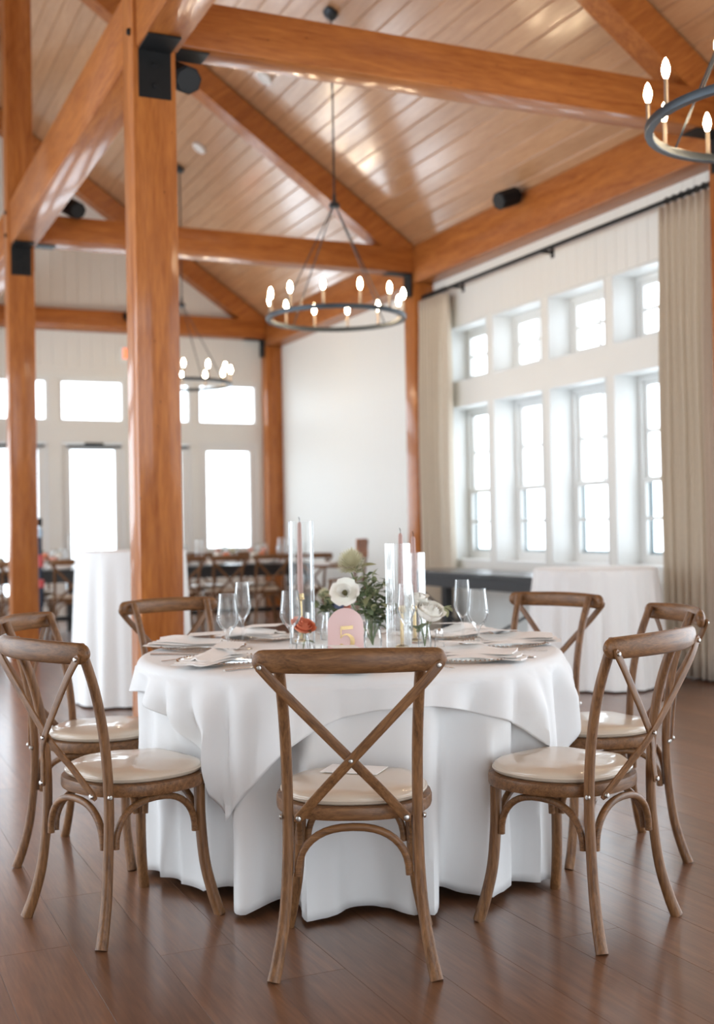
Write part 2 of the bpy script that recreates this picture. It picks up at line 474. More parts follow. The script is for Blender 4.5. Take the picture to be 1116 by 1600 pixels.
# back wall
TR = [(5.0, 5.94), (3.98, 4.92), (3.0, 3.97 - .03), (1.95, 2.87), (.92, 1.84), (-.11, .81), (-1.14, -.22)]
DR = [(4.02, 4.90), (3.02, 3.92), (1.97, 2.85), (.94, 1.82)]
holes = [(a, b, 2.74, 3.37) for a, b in TR] + [(a, b, 0, 2.48) for a, b in DR] + [(5.02, 5.92, .82, 2.48), (-.1, .8, .82, 2.48), (-1.13, -.23, .82, 2.48)]
w = MB()
for a, b, z0, z1 in wall_cells(XL, 6.6, 0, 3.6, holes): w.box(a, b, YB, YB + .25, z0, z1)
w.prism([(XL, 3.6), (6.6, 3.6), (6.6, roof(6.6) + .05), (RIDGE, roof(RIDGE) + .05), (XL, roof(XL) + .05)], YB, YB + .25)
wb = struct(w.obj('wall_back', mat['wall']), 'cream boarded gable wall with glazed doors')
x = XL
while x + .18 <= 6.3:
    a, b = x + .0012, x + .1788; c = .004
    za, zb = roof(a) + .0, roof(b) + .0
    if x < RIDGE < x + .18: zb = za = min(za, zb)
    vs = []
    for (u, d, z) in ((a, 0, za), (a, -.010, za), (a + c, -.014, za), (b - c, -.014, zb), (b, -.010, zb), (b, 0, zb)): vs.append((u, YB + d, 3.52))
    for (u, d, z) in ((a, 0, za), (a, -.010, za), (a + c, -.014, za), (b - c, -.014, zb), (b, -.010, zb), (b, 0, zb)): vs.append((u, YB + d, z))
    MB().add(vs, [(i, i + 1, i + 7, i + 6) for i in range(5)] + [(5, 0, 6, 11), (5, 4, 3, 2, 1, 0), (6, 7, 8, 9, 10, 11)]).obj('wall_board', mat['wall'], wb)
    x += .18
struct(MB().box(XL, 6.2, YB - .02, YB, 3.40, 3.52, .004).obj('trim_1', mat['wall']), 'cream band under the gable boards')

def back_window(n, a, b, z0, z1, label, fw=.06):
    r = MB()
    for (u0, u1, v0, v1) in ((a, a + fw, z0, z1), (b - fw, b, z0, z1), (a + fw, b - fw, z1 - fw, z1), (a + fw, b - fw, z0, z0 + fw)):
        r.box(u0, u1, YB + .02, YB + .12, v0, v1)
    root = struct(r.obj('window_%d' % n, mat['trimw']), label)
    MB().box(a + fw, b - fw, YB + .07, YB + .075, z0 + fw, z1 - fw).obj('pane', mat['pane'], root)
where = ['at the corner post', 'second from the corner post', 'third from the corner post', 'fourth from the corner post', 'fifth from the corner post', 'sixth from the corner post', 'seventh from the corner post']
for i, (a, b) in enumerate(TR):
    back_window(n, a, b, 2.74, 3.37, 'wide transom window above the back doors, ' + where[i], .05); n += 1
back_window(n, 5.02, 5.92, .82, 2.48, 'fixed white window in the back wall at the corner post', .12); n += 1
for i, (a, b) in enumerate(DR):
    r = MB(); st = .14
    for (u0, u1, v0, v1) in ((a + .02, a + st, .01, 2.45), (b - st, b - .02, .01, 2.45), (a + st, b - st, 2.36, 2.45), (a + st, b - st, .01, .28)):
        r.box(u0, u1, YB + .03, YB + .08, v0, v1, .003)
    root = struct(r.obj('door_%d' % (i + 1), mat['trimw']), 'white glazed door in the back wall, %s from the corner post' % ['first', 'second', 'third', 'fourth'][i])
    MB().box(a + st, b - st, YB + .052, YB + .058, .28, 2.36).obj('pane', mat['pane'], root)
    cl = MB().box(a + .08, b - .06, YB - .05, YB - .01, 2.395, 2.425, .004); cl.box((a + b) / 2 - .12, (a + b) / 2 + .14, YB - .06, YB + .03, 2.40, 2.46, .006)
    cl.obj('door_closer', mat['bronze'], root)
    MB().tube([(a + .09, YB - .03, .98), (a + .09, YB - .03, 1.2)], .012, n=8).box(a + .08, a + .10, YB - .03, YB + .04, 1.0, 1.02).box(a + .08, a + .10, YB - .03, YB + .04, 1.16, 1.18).obj('door_handle', mat['bolt'], root)
    fr = MB().box(a - .001, a + .02, YB + .0, YB + .12, 0, 2.48).box(b - .02, b + .001, YB, YB + .12, 0, 2.48).box(a + .02, b - .02, YB, YB + .12, 2.455, 2.48)
    fr.obj('door_frame', mat['trimw'], root)

# ------------------------------------------------------------------ timber frame
TY = [6.62, 11.68, 16.52]      # front faces of the three trusses
TW = .22
nth = ['nearest', 'second', 'farthest']
def bolt_at(p, r, axis, m, parent, name='bolt'):
    b = MB().lathe([(r, 0), (r, r * .35), (r * .75, r * .8), (0, r)], 8)
    rot = {'-X': Matrix.Rotation(-PI / 2, 4, 'Y'), '-Y': Matrix.Rotation(PI / 2, 4, 'X'), 'X': Matrix.Rotation(PI / 2, 4, 'Y'), '-Z': Matrix.Rotation(PI, 4, 'X')}[axis]
    b.tf(Matrix.Translation(p) @ rot)
    return b.obj(name, m, parent, 40)
POSTX = (1.63, 1.88)
for i, ty in enumerate(TY):
    post = empty('timber_post', (1.755, ty + .125, 0))
    tag(post, ['large square timber post standing between the cocktail table and the dining table', 'square timber post at the left edge behind the left chairs', 'square timber post against the back wall, out past the left posts'][i], 'post')
    MB().box(-.125, .125, -.125, .125 if i < 2 else .09, 0, roof(RIDGE) - .362, .008).obj('shaft', mat['timber_z'], post, 30)
    MB().box(-.095, .095, -.133, -.125, 3.69, 3.962, .002).obj('bracket', mat['black'], post)
    MB().box(-.095, .095, -.36, -.133, 3.958, 3.968, .002).obj('bracket', mat['black'], post)
    if i < 2:
        MB().box(.125, .133, -.09, .09, 3.74, 4.01, .002).obj('bracket', mat['black'], post)
    for z in (4.08, 4.30):
        for yy in (-.06,):
            bolt_at((-.125, yy, z), .022, '-X', mat['black'], post)
    for z in (3.76, 3.88): bolt_at((0, -.133, z), .016, '-Y', mat['black'], post)
    # tie beam
    tb = empty('tie_beam', (1.88, ty, 4.02)); x0, x1 = 0, XB - 1.88
    tag(tb, ['%s horizontal tie beam crossing under the ceiling' % nth[i], 'second horizontal tie beam, ending above the far curtain', 'farthest horizontal tie beam in front of the gable wall'][i] if i else 'nearest horizontal tie beam crossing the top of the picture', 'beam')
    MB().box(x0, x1, 0, TW, 0, .28, .008).obj('timber', mat['timber_x'], tb, 30)
    MB().box(x1 - .30, x1 - .02, .02, TW - .02, -.010, -.001, .002).obj('bracket', mat['black'], tb)
    MB().box(x1 - .032, x1 - .022, .02, TW - .02, -.26, -.010, .002).obj('bracket', mat['black'], tb)
    if i < 2: MB().box(.012, .215, .035, .205, -.012, -.002, .002).obj('bracket', mat['black'], tb)
    if i == 2:
        o = MB().box(XL + .3, POSTX[0], 0, TW, 0, .28, .008).obj('tie_beam', mat['timber_x'], None, 30, (0, ty, 4.02)); tag(o, 'farthest horizontal tie beam, the part left of the left-edge post', 'beam')
    # rafters
    for side in (1, -1):
        if side < 0 and i < 2: continue
        pl = [(5.99, roof(5.99) - .31), (5.99, roof(5.99) - .012), (1.90, roof(1.90) - .012), (1.90, roof(1.90) - .31)]
        if side < 0: pl = [(2 * RIDGE - x, z) for x, z in pl]
        ra = MB().prism(pl, ty + .002, ty + TW - .002).tf(Matrix.Translation((-3.9, -ty, -5.5))).tf(Matrix.Rotation(slope * side, 4, 'Y'))
        o = ra.obj('rafter', mat['timber_x'], None, 30)
        o.location = (3.9, ty, 5.5); o.rotation_euler = (0, -slope * side, 0)
        tag(o, ('sloping timber rafter over the %s tie beam' % nth[i]) + (' on the left' if side < 0 else ''), 'rafter')
# purlins between the posts
segs = [(Y0, TY[0] - .001), (TY[0] + .251, TY[1] - .001), (TY[1] + .251, TY[2] - .001)]
for i, (a, b) in enumerate(segs):
    o = MB().box(-.115, .125, 0, b - a, 0, .42, .008).obj('purlin_beam', mat['timber_y'], None, 30, (1.765, a, 3.97))
    tag(o, ['heavy timber beam running from the big post towards the viewer', 'heavy timber beam between the big post and the next post', 'heavy timber beam between the left-edge post and the back wall'][i], 'beam')
o = MB().box(-.12, .12, 0, YB - Y0, 0, .30, .008).obj('ridge_beam', mat['timber_y'], None, 30, (RIDGE, Y0, roof(RIDGE) - .36))
tag(o, 'timber ridge beam along the peak of the ceiling', 'beam')
o = MB().box(0, .32, 0, YB - Y0, 0, .415, .008).obj('plate_beam', mat['timber_y'], None, 30, (XB, Y0, 3.91))
tag(o, 'long timber beam along the top of the window wall', 'beam')
for i, ty in enumerate(TY):
    d = .26 if i < 2 else .22
    o = MB().box(0, .249, 0, d, 0, 3.909, .008).obj('wall_post', mat['timber_z'], None, 30, (XB, ty, 0))
    tag(o, ['timber wall post at the right edge beside the near curtain', 'timber wall post left of the far curtain', 'timber wall post in the far corner of the hall'][i], 'post')

# ------------------------------------------------------------------ ceiling fittings
for i, (x, y) in enumerate(((4.058, 13.356), (4.043, 11.051))):
    o = MB().lathe([(.0, .0), (.055, .0), (.058, -.012), (.082, -.012), (.085, 0), (.085, .012)], 24).tf(Matrix.Rotation(slope, 4, 'Y')).obj('recessed_light', mat['white_plastic'], None, 40, (x, y, roof(x) - .012))
    tag(o, ['round white recessed ceiling light near the far chandelier rod', 'round white recessed ceiling light above the second rafter'][i], 'light')

def speaker(loc, rz, tilt, label):
    r = empty('loudspeaker', loc, rz)
    tag(r, label, 'speaker')
    oc = [(.11 * math.cos(PI / 8 + k * PI / 4), .085 * math.sin(PI / 8 + k * PI / 4)) for k in range(8)]
    rot = Matrix.Rotation(tilt, 4, 'X')
    MB().prism(oc, -.11, .08, 'Y').tf(rot).obj('cabinet', mat['blackmat'], r, 30)
    MB().prism([(a * .85, b * .85) for a, b in oc], -.118, -.111, 'Y').tf(rot).obj('grille', mat['black'], r, 30)
    MB().box(-.02, .02, .078, .16, -.012, .012).tf(rot).obj('mount', mat['blackmat'], r)
speaker((5.86, 9.45, 4.26), -PI / 2, .35, 'black loudspeaker mounted on the beam above the windows')
speaker((2.00, 7.02, 4.00), .45, .5, 'black loudspeaker tucked behind the top of the big post')
speaker((2.22, 11.62, 4.38), .6, .5, 'black loudspeaker above the second tie beam by the left post')
speaker((3.98, 16.42, 4.2), .4, .5, 'small black loudspeaker on the farthest tie beam')

# ------------------------------------------------------------------ chandeliers
def chandelier(loc, zring, rot):
    r = empty('ring_chandelier', (loc[0], loc[1], zring)); r.rotation_euler = (0, 0, rot)
    R, h = .60, .035
    MB().lathe([(R - .03, 0), (R + .004, 0), (R + .008, .01), (R + .008, h), (R, h + .004), (R - .03, h + .004), (R - .032, h), (R - .032, .003), (R - .03, 0)], 72).obj('ring', mat['bronze'], r, 30)
    for k in range(12):
        a = 2 * PI * (k + .5) / 12; x, y = (R - .012) * math.cos(a), (R - .012) * math.sin(a)
        ca = link('candle_sleeve', SLEEVE, r, (x, y, h)); link('bulb', BULB, ca, (0, 0, .125))
    hub = .985
    for k in range(4):
        a = 2 * PI * k / 4 + .12
        MB().tube([(.02 * math.cos(a), .02 * math.sin(a), hub), ((R - .015) * math.cos(a), (R - .015) * math.sin(a), h)], .0055, n=6).obj('suspension_rod', mat['bronze'], r, 60)
    MB().lathe([(.0, hub - .01), (.05, hub), (.045, hub + .03), (.018, hub + .05), (.012, hub + .12), (0, hub + .13)], 16).obj('hub', mat['bronze'], r, 40)
    top = roof(loc[0]) - zring - .01
    MB().tube([(0, 0, hub + .1), (0, 0, top)], .008, n=8).obj('stem', mat['bronze'], r, 60)
    MB().lathe([(.065, 0), (.065, .03), (.03, .055), (0, .06)], 20).tf(Matrix.Rotation(PI, 4, 'X')).tf(Matrix.Rotation(slope, 4, 'Y')).obj('canopy', mat['bronze'], r, 40, (0, 0, top + .005))
    return r
SLEEVE = MB().lathe([(.017, 0), (.017, .008), (.0105, .012), (.0105, .125), (0, .125)], 12).mesh('candle_sleeve', mat['sleeve'], 40)
BULB = MB().lathe([(.0075, 0), (.012, .012), (.0185, .035), (.017, .055), (.009, .082), (0, .096)], 14).mesh('bulb', mat['bulb'], 60)
tag(chandelier((4.065, 9.40), 3.005, .20), 'black ring chandelier with lit candle bulbs over the middle of the hall', 'chandelier', 'ring chandeliers')
tag(chandelier((4.06, 14.2), 2.99, .0), 'farthest and smallest-looking ring chandelier, in front of the back windows', 'chandelier', 'ring chandeliers')
tag(chandelier((4.05, 4.16), 3.045, .12), 'nearest ring chandelier, cut off by the right edge', 'chandelier', 'ring chandeliers')

# ------------------------------------------------------------------ exit sign, curtains
ex = empty('exit_sign', (4.03, YB - .016, 3.64)); tag(ex, 'lit red sign on the back wall peeking out beside the big post', 'sign')
MB().box(-.15, .15, -.05, 0, 0, .19, .006).obj('housing', mat['white_plastic'], ex)
MB().box(-.13, .13, -.053, -.051, .02, .17).obj('lit_face', mat['red_sign'], ex)

rodx = 6.09
rd = empty('curtain_rod', (rodx, 6.9, 3.745)); tag(rd, 'black curtain rod spanning above the windows', 'rod')
MB().tube([(0, .0, 0), (0, 4.76, 0)], .019, n=12).obj('pole', mat['black'], rd, 60)
for yy in (.08, 2.4, 4.1):
    MB().box(-.008, .16, yy - .012, yy + .012, -.012, .012).box(.145, .16, yy - .03, yy + .03, -.05, .05).obj('bracket', mat['black'], rd)
def curtain(y0, y1, label, seed):
    rnd = random.Random(seed)
    c = empty('curtain', (rodx, y0, 0)); tag(c, label, 'curtain', 'curtains beside the windows')
    npl = 7; W = y1 - y0; rows = 18; m = 12 * npl
    ph = [rnd.uniform(-.3, .3) for _ in range(npl + 2)]
    vs = []; fs = []
    for r in range(rows + 1):
        t = r / rows; z = 3.70 - 3.68 * t
        amp = .055 + .022 * min(1, t * 4)
        for k in range(m + 1):
            u = k / m; p = u * npl
            w_ = math.sin(2 * PI * p + ph[int(p)] * 0.6 * t)
            x = amp * w_ + .006 * math.sin(9 * t + p)
            y = W * u + .012 * math.sin(4 * PI * p) + .012 * t * math.sin(3 * p + seed)
            vs.append((x, y, z))
    for r in range(rows):
        for k in range(m):
            a = r * (m + 1) + k; fs.append((a, a + 1, a + m + 2, a + m + 1))
    cl = MB().add(vs, fs).obj('drape', mat['curtain'], c, 60)
    sm = cl.modifiers.new('thick', 'SOLIDIFY'); sm.thickness = .004
    for k in range(npl):
        MB().tube([(.026 * math.cos(a * PI / 6), W * (k + .25) / npl, 3.745 + .026 * math.sin(a * PI / 6)) for a in range(13)], .0045, n=6, up=(0, 1, 0), cap=False).obj('curtain_ring', mat['black'], c, 60)
    return c
curtain(11.12, 11.66, 'beige pleated curtain at the far end of the windows', 3)
curtain(6.93, 7.53, 'beige pleated curtain at the right edge, nearest the viewer', 5)

# ------------------------------------------------------------------ crossback chairs
def chair_master():
    r = empty('crossback_chair')
    def ol(a, k):
        c, s = math.cos(a), math.sin(a); e = 2 / 2.5
        x = .226 * math.copysign(abs(c) ** e, c); y = .213 * math.copysign(abs(s) ** e, s)
        x *= 1 - .10 * max(0, -s)
        return (x * k, .004 + y * k)
    n = 44
    prof = [(.95, .414), (.99, .416), (1.0, .421), (1.0, .444), (.99, .450), (.94, .452)]
    m = MB(); vs = []; fs = []
    for k, z in prof: vs += [(*ol(2 * PI * j / n, k), z) for j in range(n)]
    for i in range(len(prof) - 1):
        for j in range(n): a, b = i * n + j, i * n + (j + 1) % n; fs.append((a, b, b + n, a + n))
    fs += [tuple(range(n - 1, -1, -1)), tuple((len(prof) - 1) * n + j for j in range(n))]
    m.add(vs, fs).obj('seat_frame', mat['chair_x'], r, 35)
    prof = [(.885, .4525), (.925, .458), (.935, .468), (.915, .477), (.86, .484), (.70, .490), (.42, .494), (.15, .495)]
    m = MB(); vs = []; fs = []
    for q, (k, z) in enumerate(prof): vs += [(*ol(2 * PI * j / n, k), z + (.0025 * math.sin(5 * j * 2 * PI / n + q) if 2 < q < 6 else 0)) for j in range(n)]
    for i in range(len(prof) - 1):
        for j in range(n): a, b = i * n + j, i * n + (j + 1) % n; fs.append((a, b, b + n, a + n))
    fs += [tuple(range(n - 1, -1, -1)), tuple((len(prof) - 1) * n + j for j in range(n))]
    cu = m.add(vs, fs).obj('cushion', mat['cushion'], r, 60); cu['label'] = 'pearl beige vinyl seat cushion'
    # piping round the cushion
    MB().tube([(*ol(2 * PI * j / 48, .935), .4665) for j in range(49)], .0035, n=6, cap=False).obj('piping', mat['cushion'], cu, 60)
    def smooth(pts, k=5):
        pts = [Vector(p) for p in pts]; out = []
        for i in range(len(pts) - 1):
            p0, p1, p2, p3 = pts[max(i - 1, 0)], pts[i], pts[i + 1], pts[min(i + 2, len(pts) - 1)]
            for j in range(k):
                t = j / k
                out.append(.5 * ((2 * p1) + (-p0 + p2) * t + (2 * p0 - 5 * p1 + 4 * p2 - p3) * t * t + (-p0 + 3 * p1 - 3 * p2 + p3) * t ** 3))
        out.append(pts[-1]); return out
    for s in (-1, 1):
        p = smooth([(.219 * s, -.257, 0), (.206 * s, -.238, .06), (.190 * s, -.216, .16), (.180 * s, -.202, .30), (.178 * s, -.199, .44), (.179 * s, -.212, .60), (.184 * s, -.245, .75), (.192 * s, -.298, .888)])
        k = len(p); rr = [.0185 - .003 * min(1, i / (k * .35)) for i in range(k)]
        MB().tube(p, rr, [q * .9 for q in rr], n=12, up=(0, 1, 0), sq=2.6).obj('leg', mat['chair_z'], r, 50)
        p = smooth([(.212 * s, .182, 0), (.196 * s, .166, .07), (.178 * s, .150, .17), (.168 * s, .143, .30), (.166 * s, .142, .412)])
        k = len(p); rr = [.0185 - .001 * min(1, i / (k * .5)) for i in range(k)]
        MB().tube(p, rr, [q * .9 for q in rr], n=12, up=(0, 1, 0), sq=2.6).obj('leg', mat['chair_z'], r, 50)
    # top rail
    k = 33; pts = []; ra = []; rb = []
    for i in range(k):
        u = -math.cos(PI * i / (k - 1)); x = .257 * u
        pts.append((x, -.305 - .058 * (1 - u * u), .866 + .004 * (1 - u * u)))
        e = (1 - abs(u)) / .11
        kk = math.sqrt(max(0, 1 - (1 - min(1, e)) ** 2))
        rb.append(max(.003, (.0335 - .003 * u * u) * kk)); ra.append(max(.002, .0165 * kk ** .7))
    rail = MB().tube(pts, ra, rb, n=16, sq=2.3).obj('top_rail', mat['chair_x'], r, 50)
    # cross braces
    for s in (-1, 1):
        off = -.0045 if s < 0 else .0045
        p = smooth([(-.236 * s, -.334, .853), (-.175 * s, -.332 + off * .6, .785), (0, -.303 + off, .60), (.08 * s, -.265 + off * .8, .51), (.146 * s, -.232, .432)], 6)
        p = [p[0] + (p[0] - p[1]).normalized() * .014, *p, p[-1] + (p[-1] - p[-2]).normalized() * .014]
        w_ = [.006] + [.0135] * (len(p) - 2) + [.006]
        th_ = math.atan2(-.382 * s, .421); R_i = Matrix.Rotation(-th_, 4, 'Y'); bm_ = lambda q: R_i @ Vector(q)
        br = MB().tube(p, w_, .0042, n=12, up=(0, -1, 0), sq=4).tf(R_i).obj('cross_brace', mat['chair_z'], r, 40); br.rotation_euler = (0, th_, 0)
        bolt_at(bm_((-.236 * s, -.338, .853)), .0075, '-Y', mat['bolt'], br)
        bolt_at(bm_((.146 * s, -.2365, .432)), .0085, '-Y', mat['bolt'], br)
        if s < 0: bolt_at(bm_((0, -.313, .60)), .0065, '-Y', mat['bolt'], br)
        bolt_at((.194 * s, -.205, .43), .008, 'X' if s > 0 else '-X', mat['bolt'], r)
    # arched bentwood stretchers
    def arch(a, b):
        a, b = Vector(a), Vector(b); c = (a + b) / 2; h = (b - a) / 2; pts = []
        for i in range(21):
            t = PI * i / 20; cx, sz = -math.cos(t), math.sin(t)
            q = c + h * math.copysign(abs(cx) ** .85, cx); pts.append((q.x, q.y, .268 + .131 * abs(sz) ** .85))
        d = (b - a).normalized()
        MB().tube(pts, .0105, .0105, n=10, up=d.cross(Vector((0, 0, 1))), sq=2.6).obj('arched_stretcher', mat['chair_x'], r, 45)
    arch((-.152, -.203, 0), (.152, -.203, 0)); arch((-.145, .145, 0), (.145, .145, 0))
    for s in (-1, 1): arch((.174 * s, -.174, 0), (.168 * s, .122, 0))
    reg(r); return r
CHAIR = chair_master(); first = [True]
def put_chair(x, y, fx, fy, label, group):
    o = CHAIR if first[0] else copy_tree(CHAIR); first[0] = False
    place(o, (x, y, 0), math.atan2(fy, fx) - PI / 2)
    l_ = math.hypot(fx, fy); SEATS.append((x, y, fx / l_, fy / l_))
    return tag(o, label, 'chair', group)
SEATS = []
def rear(cx, cy, fx, fy):
    l = math.hypot(fx, fy); return cx + .257 * fx / l, cy + .257 * fy / l, fx, fy
G = 'crossback chairs around the dining table'
TC = (1.80, 4.08)
put_chair(*rear(1.285, 2.92, .424, .906), 'crossback chair in the middle foreground, its back to the viewer', G)
put_chair(*rear(2.19, 2.87, -.389, .92), 'right foreground crossback chair, nearest the right edge, turned towards the table', G)
put_chair(*rear(.645, 3.67, .94, .343), 'left foreground crossback chair seen from its side', G)
put_chair(*rear(2.86, 3.60, -.96, .278), 'crossback chair behind the right foreground chair', G)
put_chair(*rear(.745, 4.648, .834, -.551), 'crossback chair behind the left foreground chair', G)
for ang, lab in ((105.3, 'crossback chair across the table, in front of the big timber post'), (21.2, 'crossback chair across the table, in front of the white cocktail cloth on the right')):
    a = math.radians(ang); ux, uy = math.cos(a), math.sin(a)
    put_chair(*rear(TC[0] + 1.27 * ux, TC[1] + 1.27 * uy, -ux, -uy), lab, G)

# ------------------------------------------------------------------ dining table and cloths
TZ = .752; RR = .785
dt = empty('banquet_table', (*TC, 0)); tag(dt, 'round banquet table under the white cloths', 'table')
MB().lathe([(0, TZ - .03), (RR - .03, TZ - .03), (RR - .022, TZ - .02), (RR - .022, TZ - .006), (RR - .03, TZ - .002), (0, TZ - .002)], 64).obj('tabletop', mat['blacktable'], dt, 30)
for k in range(4):
    a = PI / 4 + k * PI / 2; MB().tube([(.45 * math.cos(a), .45 * math.sin(a), 0), (.45 * math.cos(a), .45 * math.sin(a), TZ - .03)], .018, n=10).obj('leg', mat['black'], dt, 50)

rf = random.Random(11)
FOLDS = [(n_, rf.uniform(0, 2 * PI), 1.0 / (1 + abs(n_ - 17) * .25)) for n_ in (7, 12, 17, 19, 21, 24, 29)]
FN = sum(a for _, _, a in FOLDS)
def fold(th): return sum(a * math.sin(k * th + p) for k, p, a in FOLDS) / FN * 2.0
OBST = []
for (x_, y_, fx_, fy_) in SEATS[:7]:
    OBST.append((x_ - TC[0], y_ - TC[1], .232, .12, .36))
    for sx_ in (-1, 1):
        OBST.append((x_ - TC[0] + fx_ * .166 + fy_ * .20 * sx_, y_ - TC[1] + fy_ * .166 - fx_ * .20 * sx_, .045, .35, .75))
def limit(th, t, r):
    # the cloth hangs back from the chair seats and legs that touch it
    c, s_ = math.cos(th), math.sin(th)
    for ox, oy, q, t0, t1 in OBST:
        if t <= t0: continue
        al = ox * c + oy * s_; pe = abs(ox * -s_ + oy * c)
        if al < 0 or pe > q * 1.35: continue
        near_ = al - math.sqrt(max(0, q * q - pe * pe)) if pe < q else al + (pe - q) * 1.5
        w = min(1, (t - t0) / (t1 - t0)); w = w * w * (3 - 2 * w)
        d = r - (near_ - .012)
        if d > 0: r -= d * w
    return r
def under_r(th, t): return limit(th, t, under_free(th, t))
def under_free(th, t):
    """t 0 at the rim .. 1 at the floor"""
    f = fold(th)
    f = math.copysign(abs(f) ** .8, f)
    return RR - .008 * t + .092 * f * (t ** .45) - .014 * t - .010 * math.sin(3 * th + 1) * t
NT = 360
def cloth_under():
    vs = []; fs = []; rows = []
    for r in (0.02, .3, .55, RR - .03): rows.append(('top', r))
    for i in range(1, 4): rows.append(('rim', i / 3))
    for i in range(1, 25): rows.append(('drop', i / 24))
    for kind, q in rows:
        for j in range(NT):
            th = 2 * PI * j / NT
            if kind == 'top': r, z = q, TZ
            elif kind == 'rim':
                a = q * PI / 2; r = RR - .03 + .03 * math.sin(a); z = TZ - .03 + .03 * math.cos(a)
            else:
                r = under_r(th, q); hem = .012 + .014 * (1 + math.sin(4 * th + .7)) * .5 + .020 * max(0, fold(th + .05) * -1)
                z = (TZ - .03) * (1 - q) + hem * q
                r += .006 * math.sin(11 * th + 9 * q) * q * (1 - q) * 4
            vs.append((r * math.cos(th), r * math.sin(th), z))
    R_ = len(rows)
    for i in range(R_ - 1):
        for j in range(NT):
            a, b = i * NT + j, i * NT + (j + 1) % NT; fs.append((a, b, b + NT, a + NT))
    fs.append(tuple(range(NT - 1, -1, -1)))
    return MB().add(vs, fs)
tc = cloth_under().obj('tablecloth', mat['linen'], None, 70, (*TC, 0)); tag(tc, 'floor-length white cloth on the round dining table', 'tablecloth')
md = tc.modifiers.new('thick', 'SOLIDIFY'); md.thickness = .0015; md.offset = -1
CORNER = math.atan2(3.582 - TC[1], 1.106 - TC[0]) + .02
OV = .875
def overlay():
    vs = []; fs = []; NS = 34; z0 = TZ + .003
    for i in range(NS + 1):
        for j in range(NT):
            th = 2 * PI * j / NT; d = th - CORNER - PI / 4
            S = OV / max(abs(math.cos(d)), abs(math.sin(d)))
            S = min(S, OV * 1.405); S += .010 * math.sin(7 * th) + .006 * math.sin(13 * th + 1)
            s = S * (.03 + .97 * i / NS) if i < 12 else None
            flat = RR - .026
            if i <= 8: s = flat * (.03 + .97 * i / 8)
            else: s = flat + (S - flat) * (i - 8) / (NS - 8)
            if s <= flat: r, z = s, z0
            else:
                q = s - flat; al = .032 * PI / 2
                if q < al: a = q / .032; r = flat + .032 * math.sin(a); z = z0 - .032 + .032 * math.cos(a)
                else:
                    dr = q - al; z = z0 - .032 - dr * .985; t = (TZ - .03 - z) / (TZ - .03)
                    own = RR + .012 + .05 * t + .11 * t * max(0, math.cos(2 * (d + PI / 4) + 0) ) ** 2 * .5
                    own += .042 * math.sin(15 * th + 1.3 + 2 * math.sin(2 * th)) * min(1, dr / .12) + .012 * math.sin(31 * th) * min(1, dr / .1)
                    r = max(own, under_r(th, max(0, t)) + .009)
                    r = max(limit(th, t + .06, r), under_r(th, max(0, t)) + .006)
            vs.append((r * math.cos(th), r * math.sin(th), z))
    for i in range(NS):
        for j in range(NT):
            a, b = i * NT + j, i * NT + (j + 1) % NT; fs.append((a, b, b + NT, a + NT))
    fs.append(tuple(range(NT - 1, -1, -1)))
    return MB().add(vs, fs)
ov = overlay().obj('table_overlay', mat['linen2'], None, 70, (*TC, 0)); tag(ov, 'square white overlay cloth with hanging corners on top of the long tablecloth', 'tablecloth')
md = ov.modifiers.new('thick', 'SOLIDIFY'); md.thickness = .0015; md.offset = 1
TOP = TZ + .0055

# ------------------------------------------------------------------ table setting
def table_pt(px, py, z=TOP):
    d = _raydir(px, py); t = (z - CAM_H) / d.z; return Vector((d.x * t, d.y * t, z))
def depth_pt(px, py, D):
    d = _raydir(px, py); return Vector((d.x * D, d.y * D, CAM_H + d.z * D))

plate_me = MB().lathe([(0, .002), (.10, .002), (.115, .004), (.150, .012), (.160, .013), (.161, .016), (.150, .0155), (.115, .008), (.10, .006), (0, .006)], 40).mesh('charger', mat['crystal'], 40)
bead_me = None
def beads():
    m = MB()
    for k in range(60):
        a = 2 * PI * k / 60
        m.lathe([(0, -.0045), (.0045, 0), (0, .0045)], 6, (.161 * math.cos(a), .161 * math.sin(a), .0155))
    return m.mesh('beaded_rim', mat['silver'], 60)
bead_me = beads()
def napkin_mesh(seed):
    """long folded napkin: three visible layers sagging over the plate"""
    rn = random.Random(seed); m = MB()
    for lay in range(3):
        L_, W_ = .33 - .03 * lay, .135 - .016 * lay; nx, ny = 20, 8; vs = []; fs = []
        for side in (0, 1):
            for i in range(nx + 1):
                for j in range(ny + 1):
                    u, v = i / nx - .5, j / ny - .5
                    z = .017 + lay * .0075 + .005 * math.sin(7 * u + seed + lay) * (1 - abs(v)) + .030 * max(0, .42 - abs(u)) * (1 - 3 * v * v)
                    z += .012 * math.exp(-((v - .12 * math.sin(3 * u + seed)) / .13) ** 2) * (1 if lay == 2 else .3)
                    edge = min(1, (0.5 - abs(v)) * 8) ** .5
                    z += (.0035 * edge if side else -.0025 * edge)
                    vs.append((L_ * u + .006 * math.sin(9 * v + seed), W_ * v + .010 * math.sin(5 * u + lay) + lay * .006, z))
        o_ = (nx + 1) * (ny + 1)
        for side in (0, 1):
            for i in range(nx):
                for j in range(ny):
                    a = side * o_ + i * (ny + 1) + j; fs.append((a, a + 1, a + ny + 2, a + ny + 1))
        rim = [i * (ny + 1) for i in range(nx + 1)] + [nx * (ny + 1) + j for j in range(1, ny + 1)] + [i * (ny + 1) + ny for i in range(nx - 1, -1, -1)] + [j for j in range(ny - 1, 0, -1)]
        for a, b in zip(rim, rim[1:] + rim[:1]): fs.append((a, b, b + o_, a + o_))
        m.add(vs, fs)
    return m
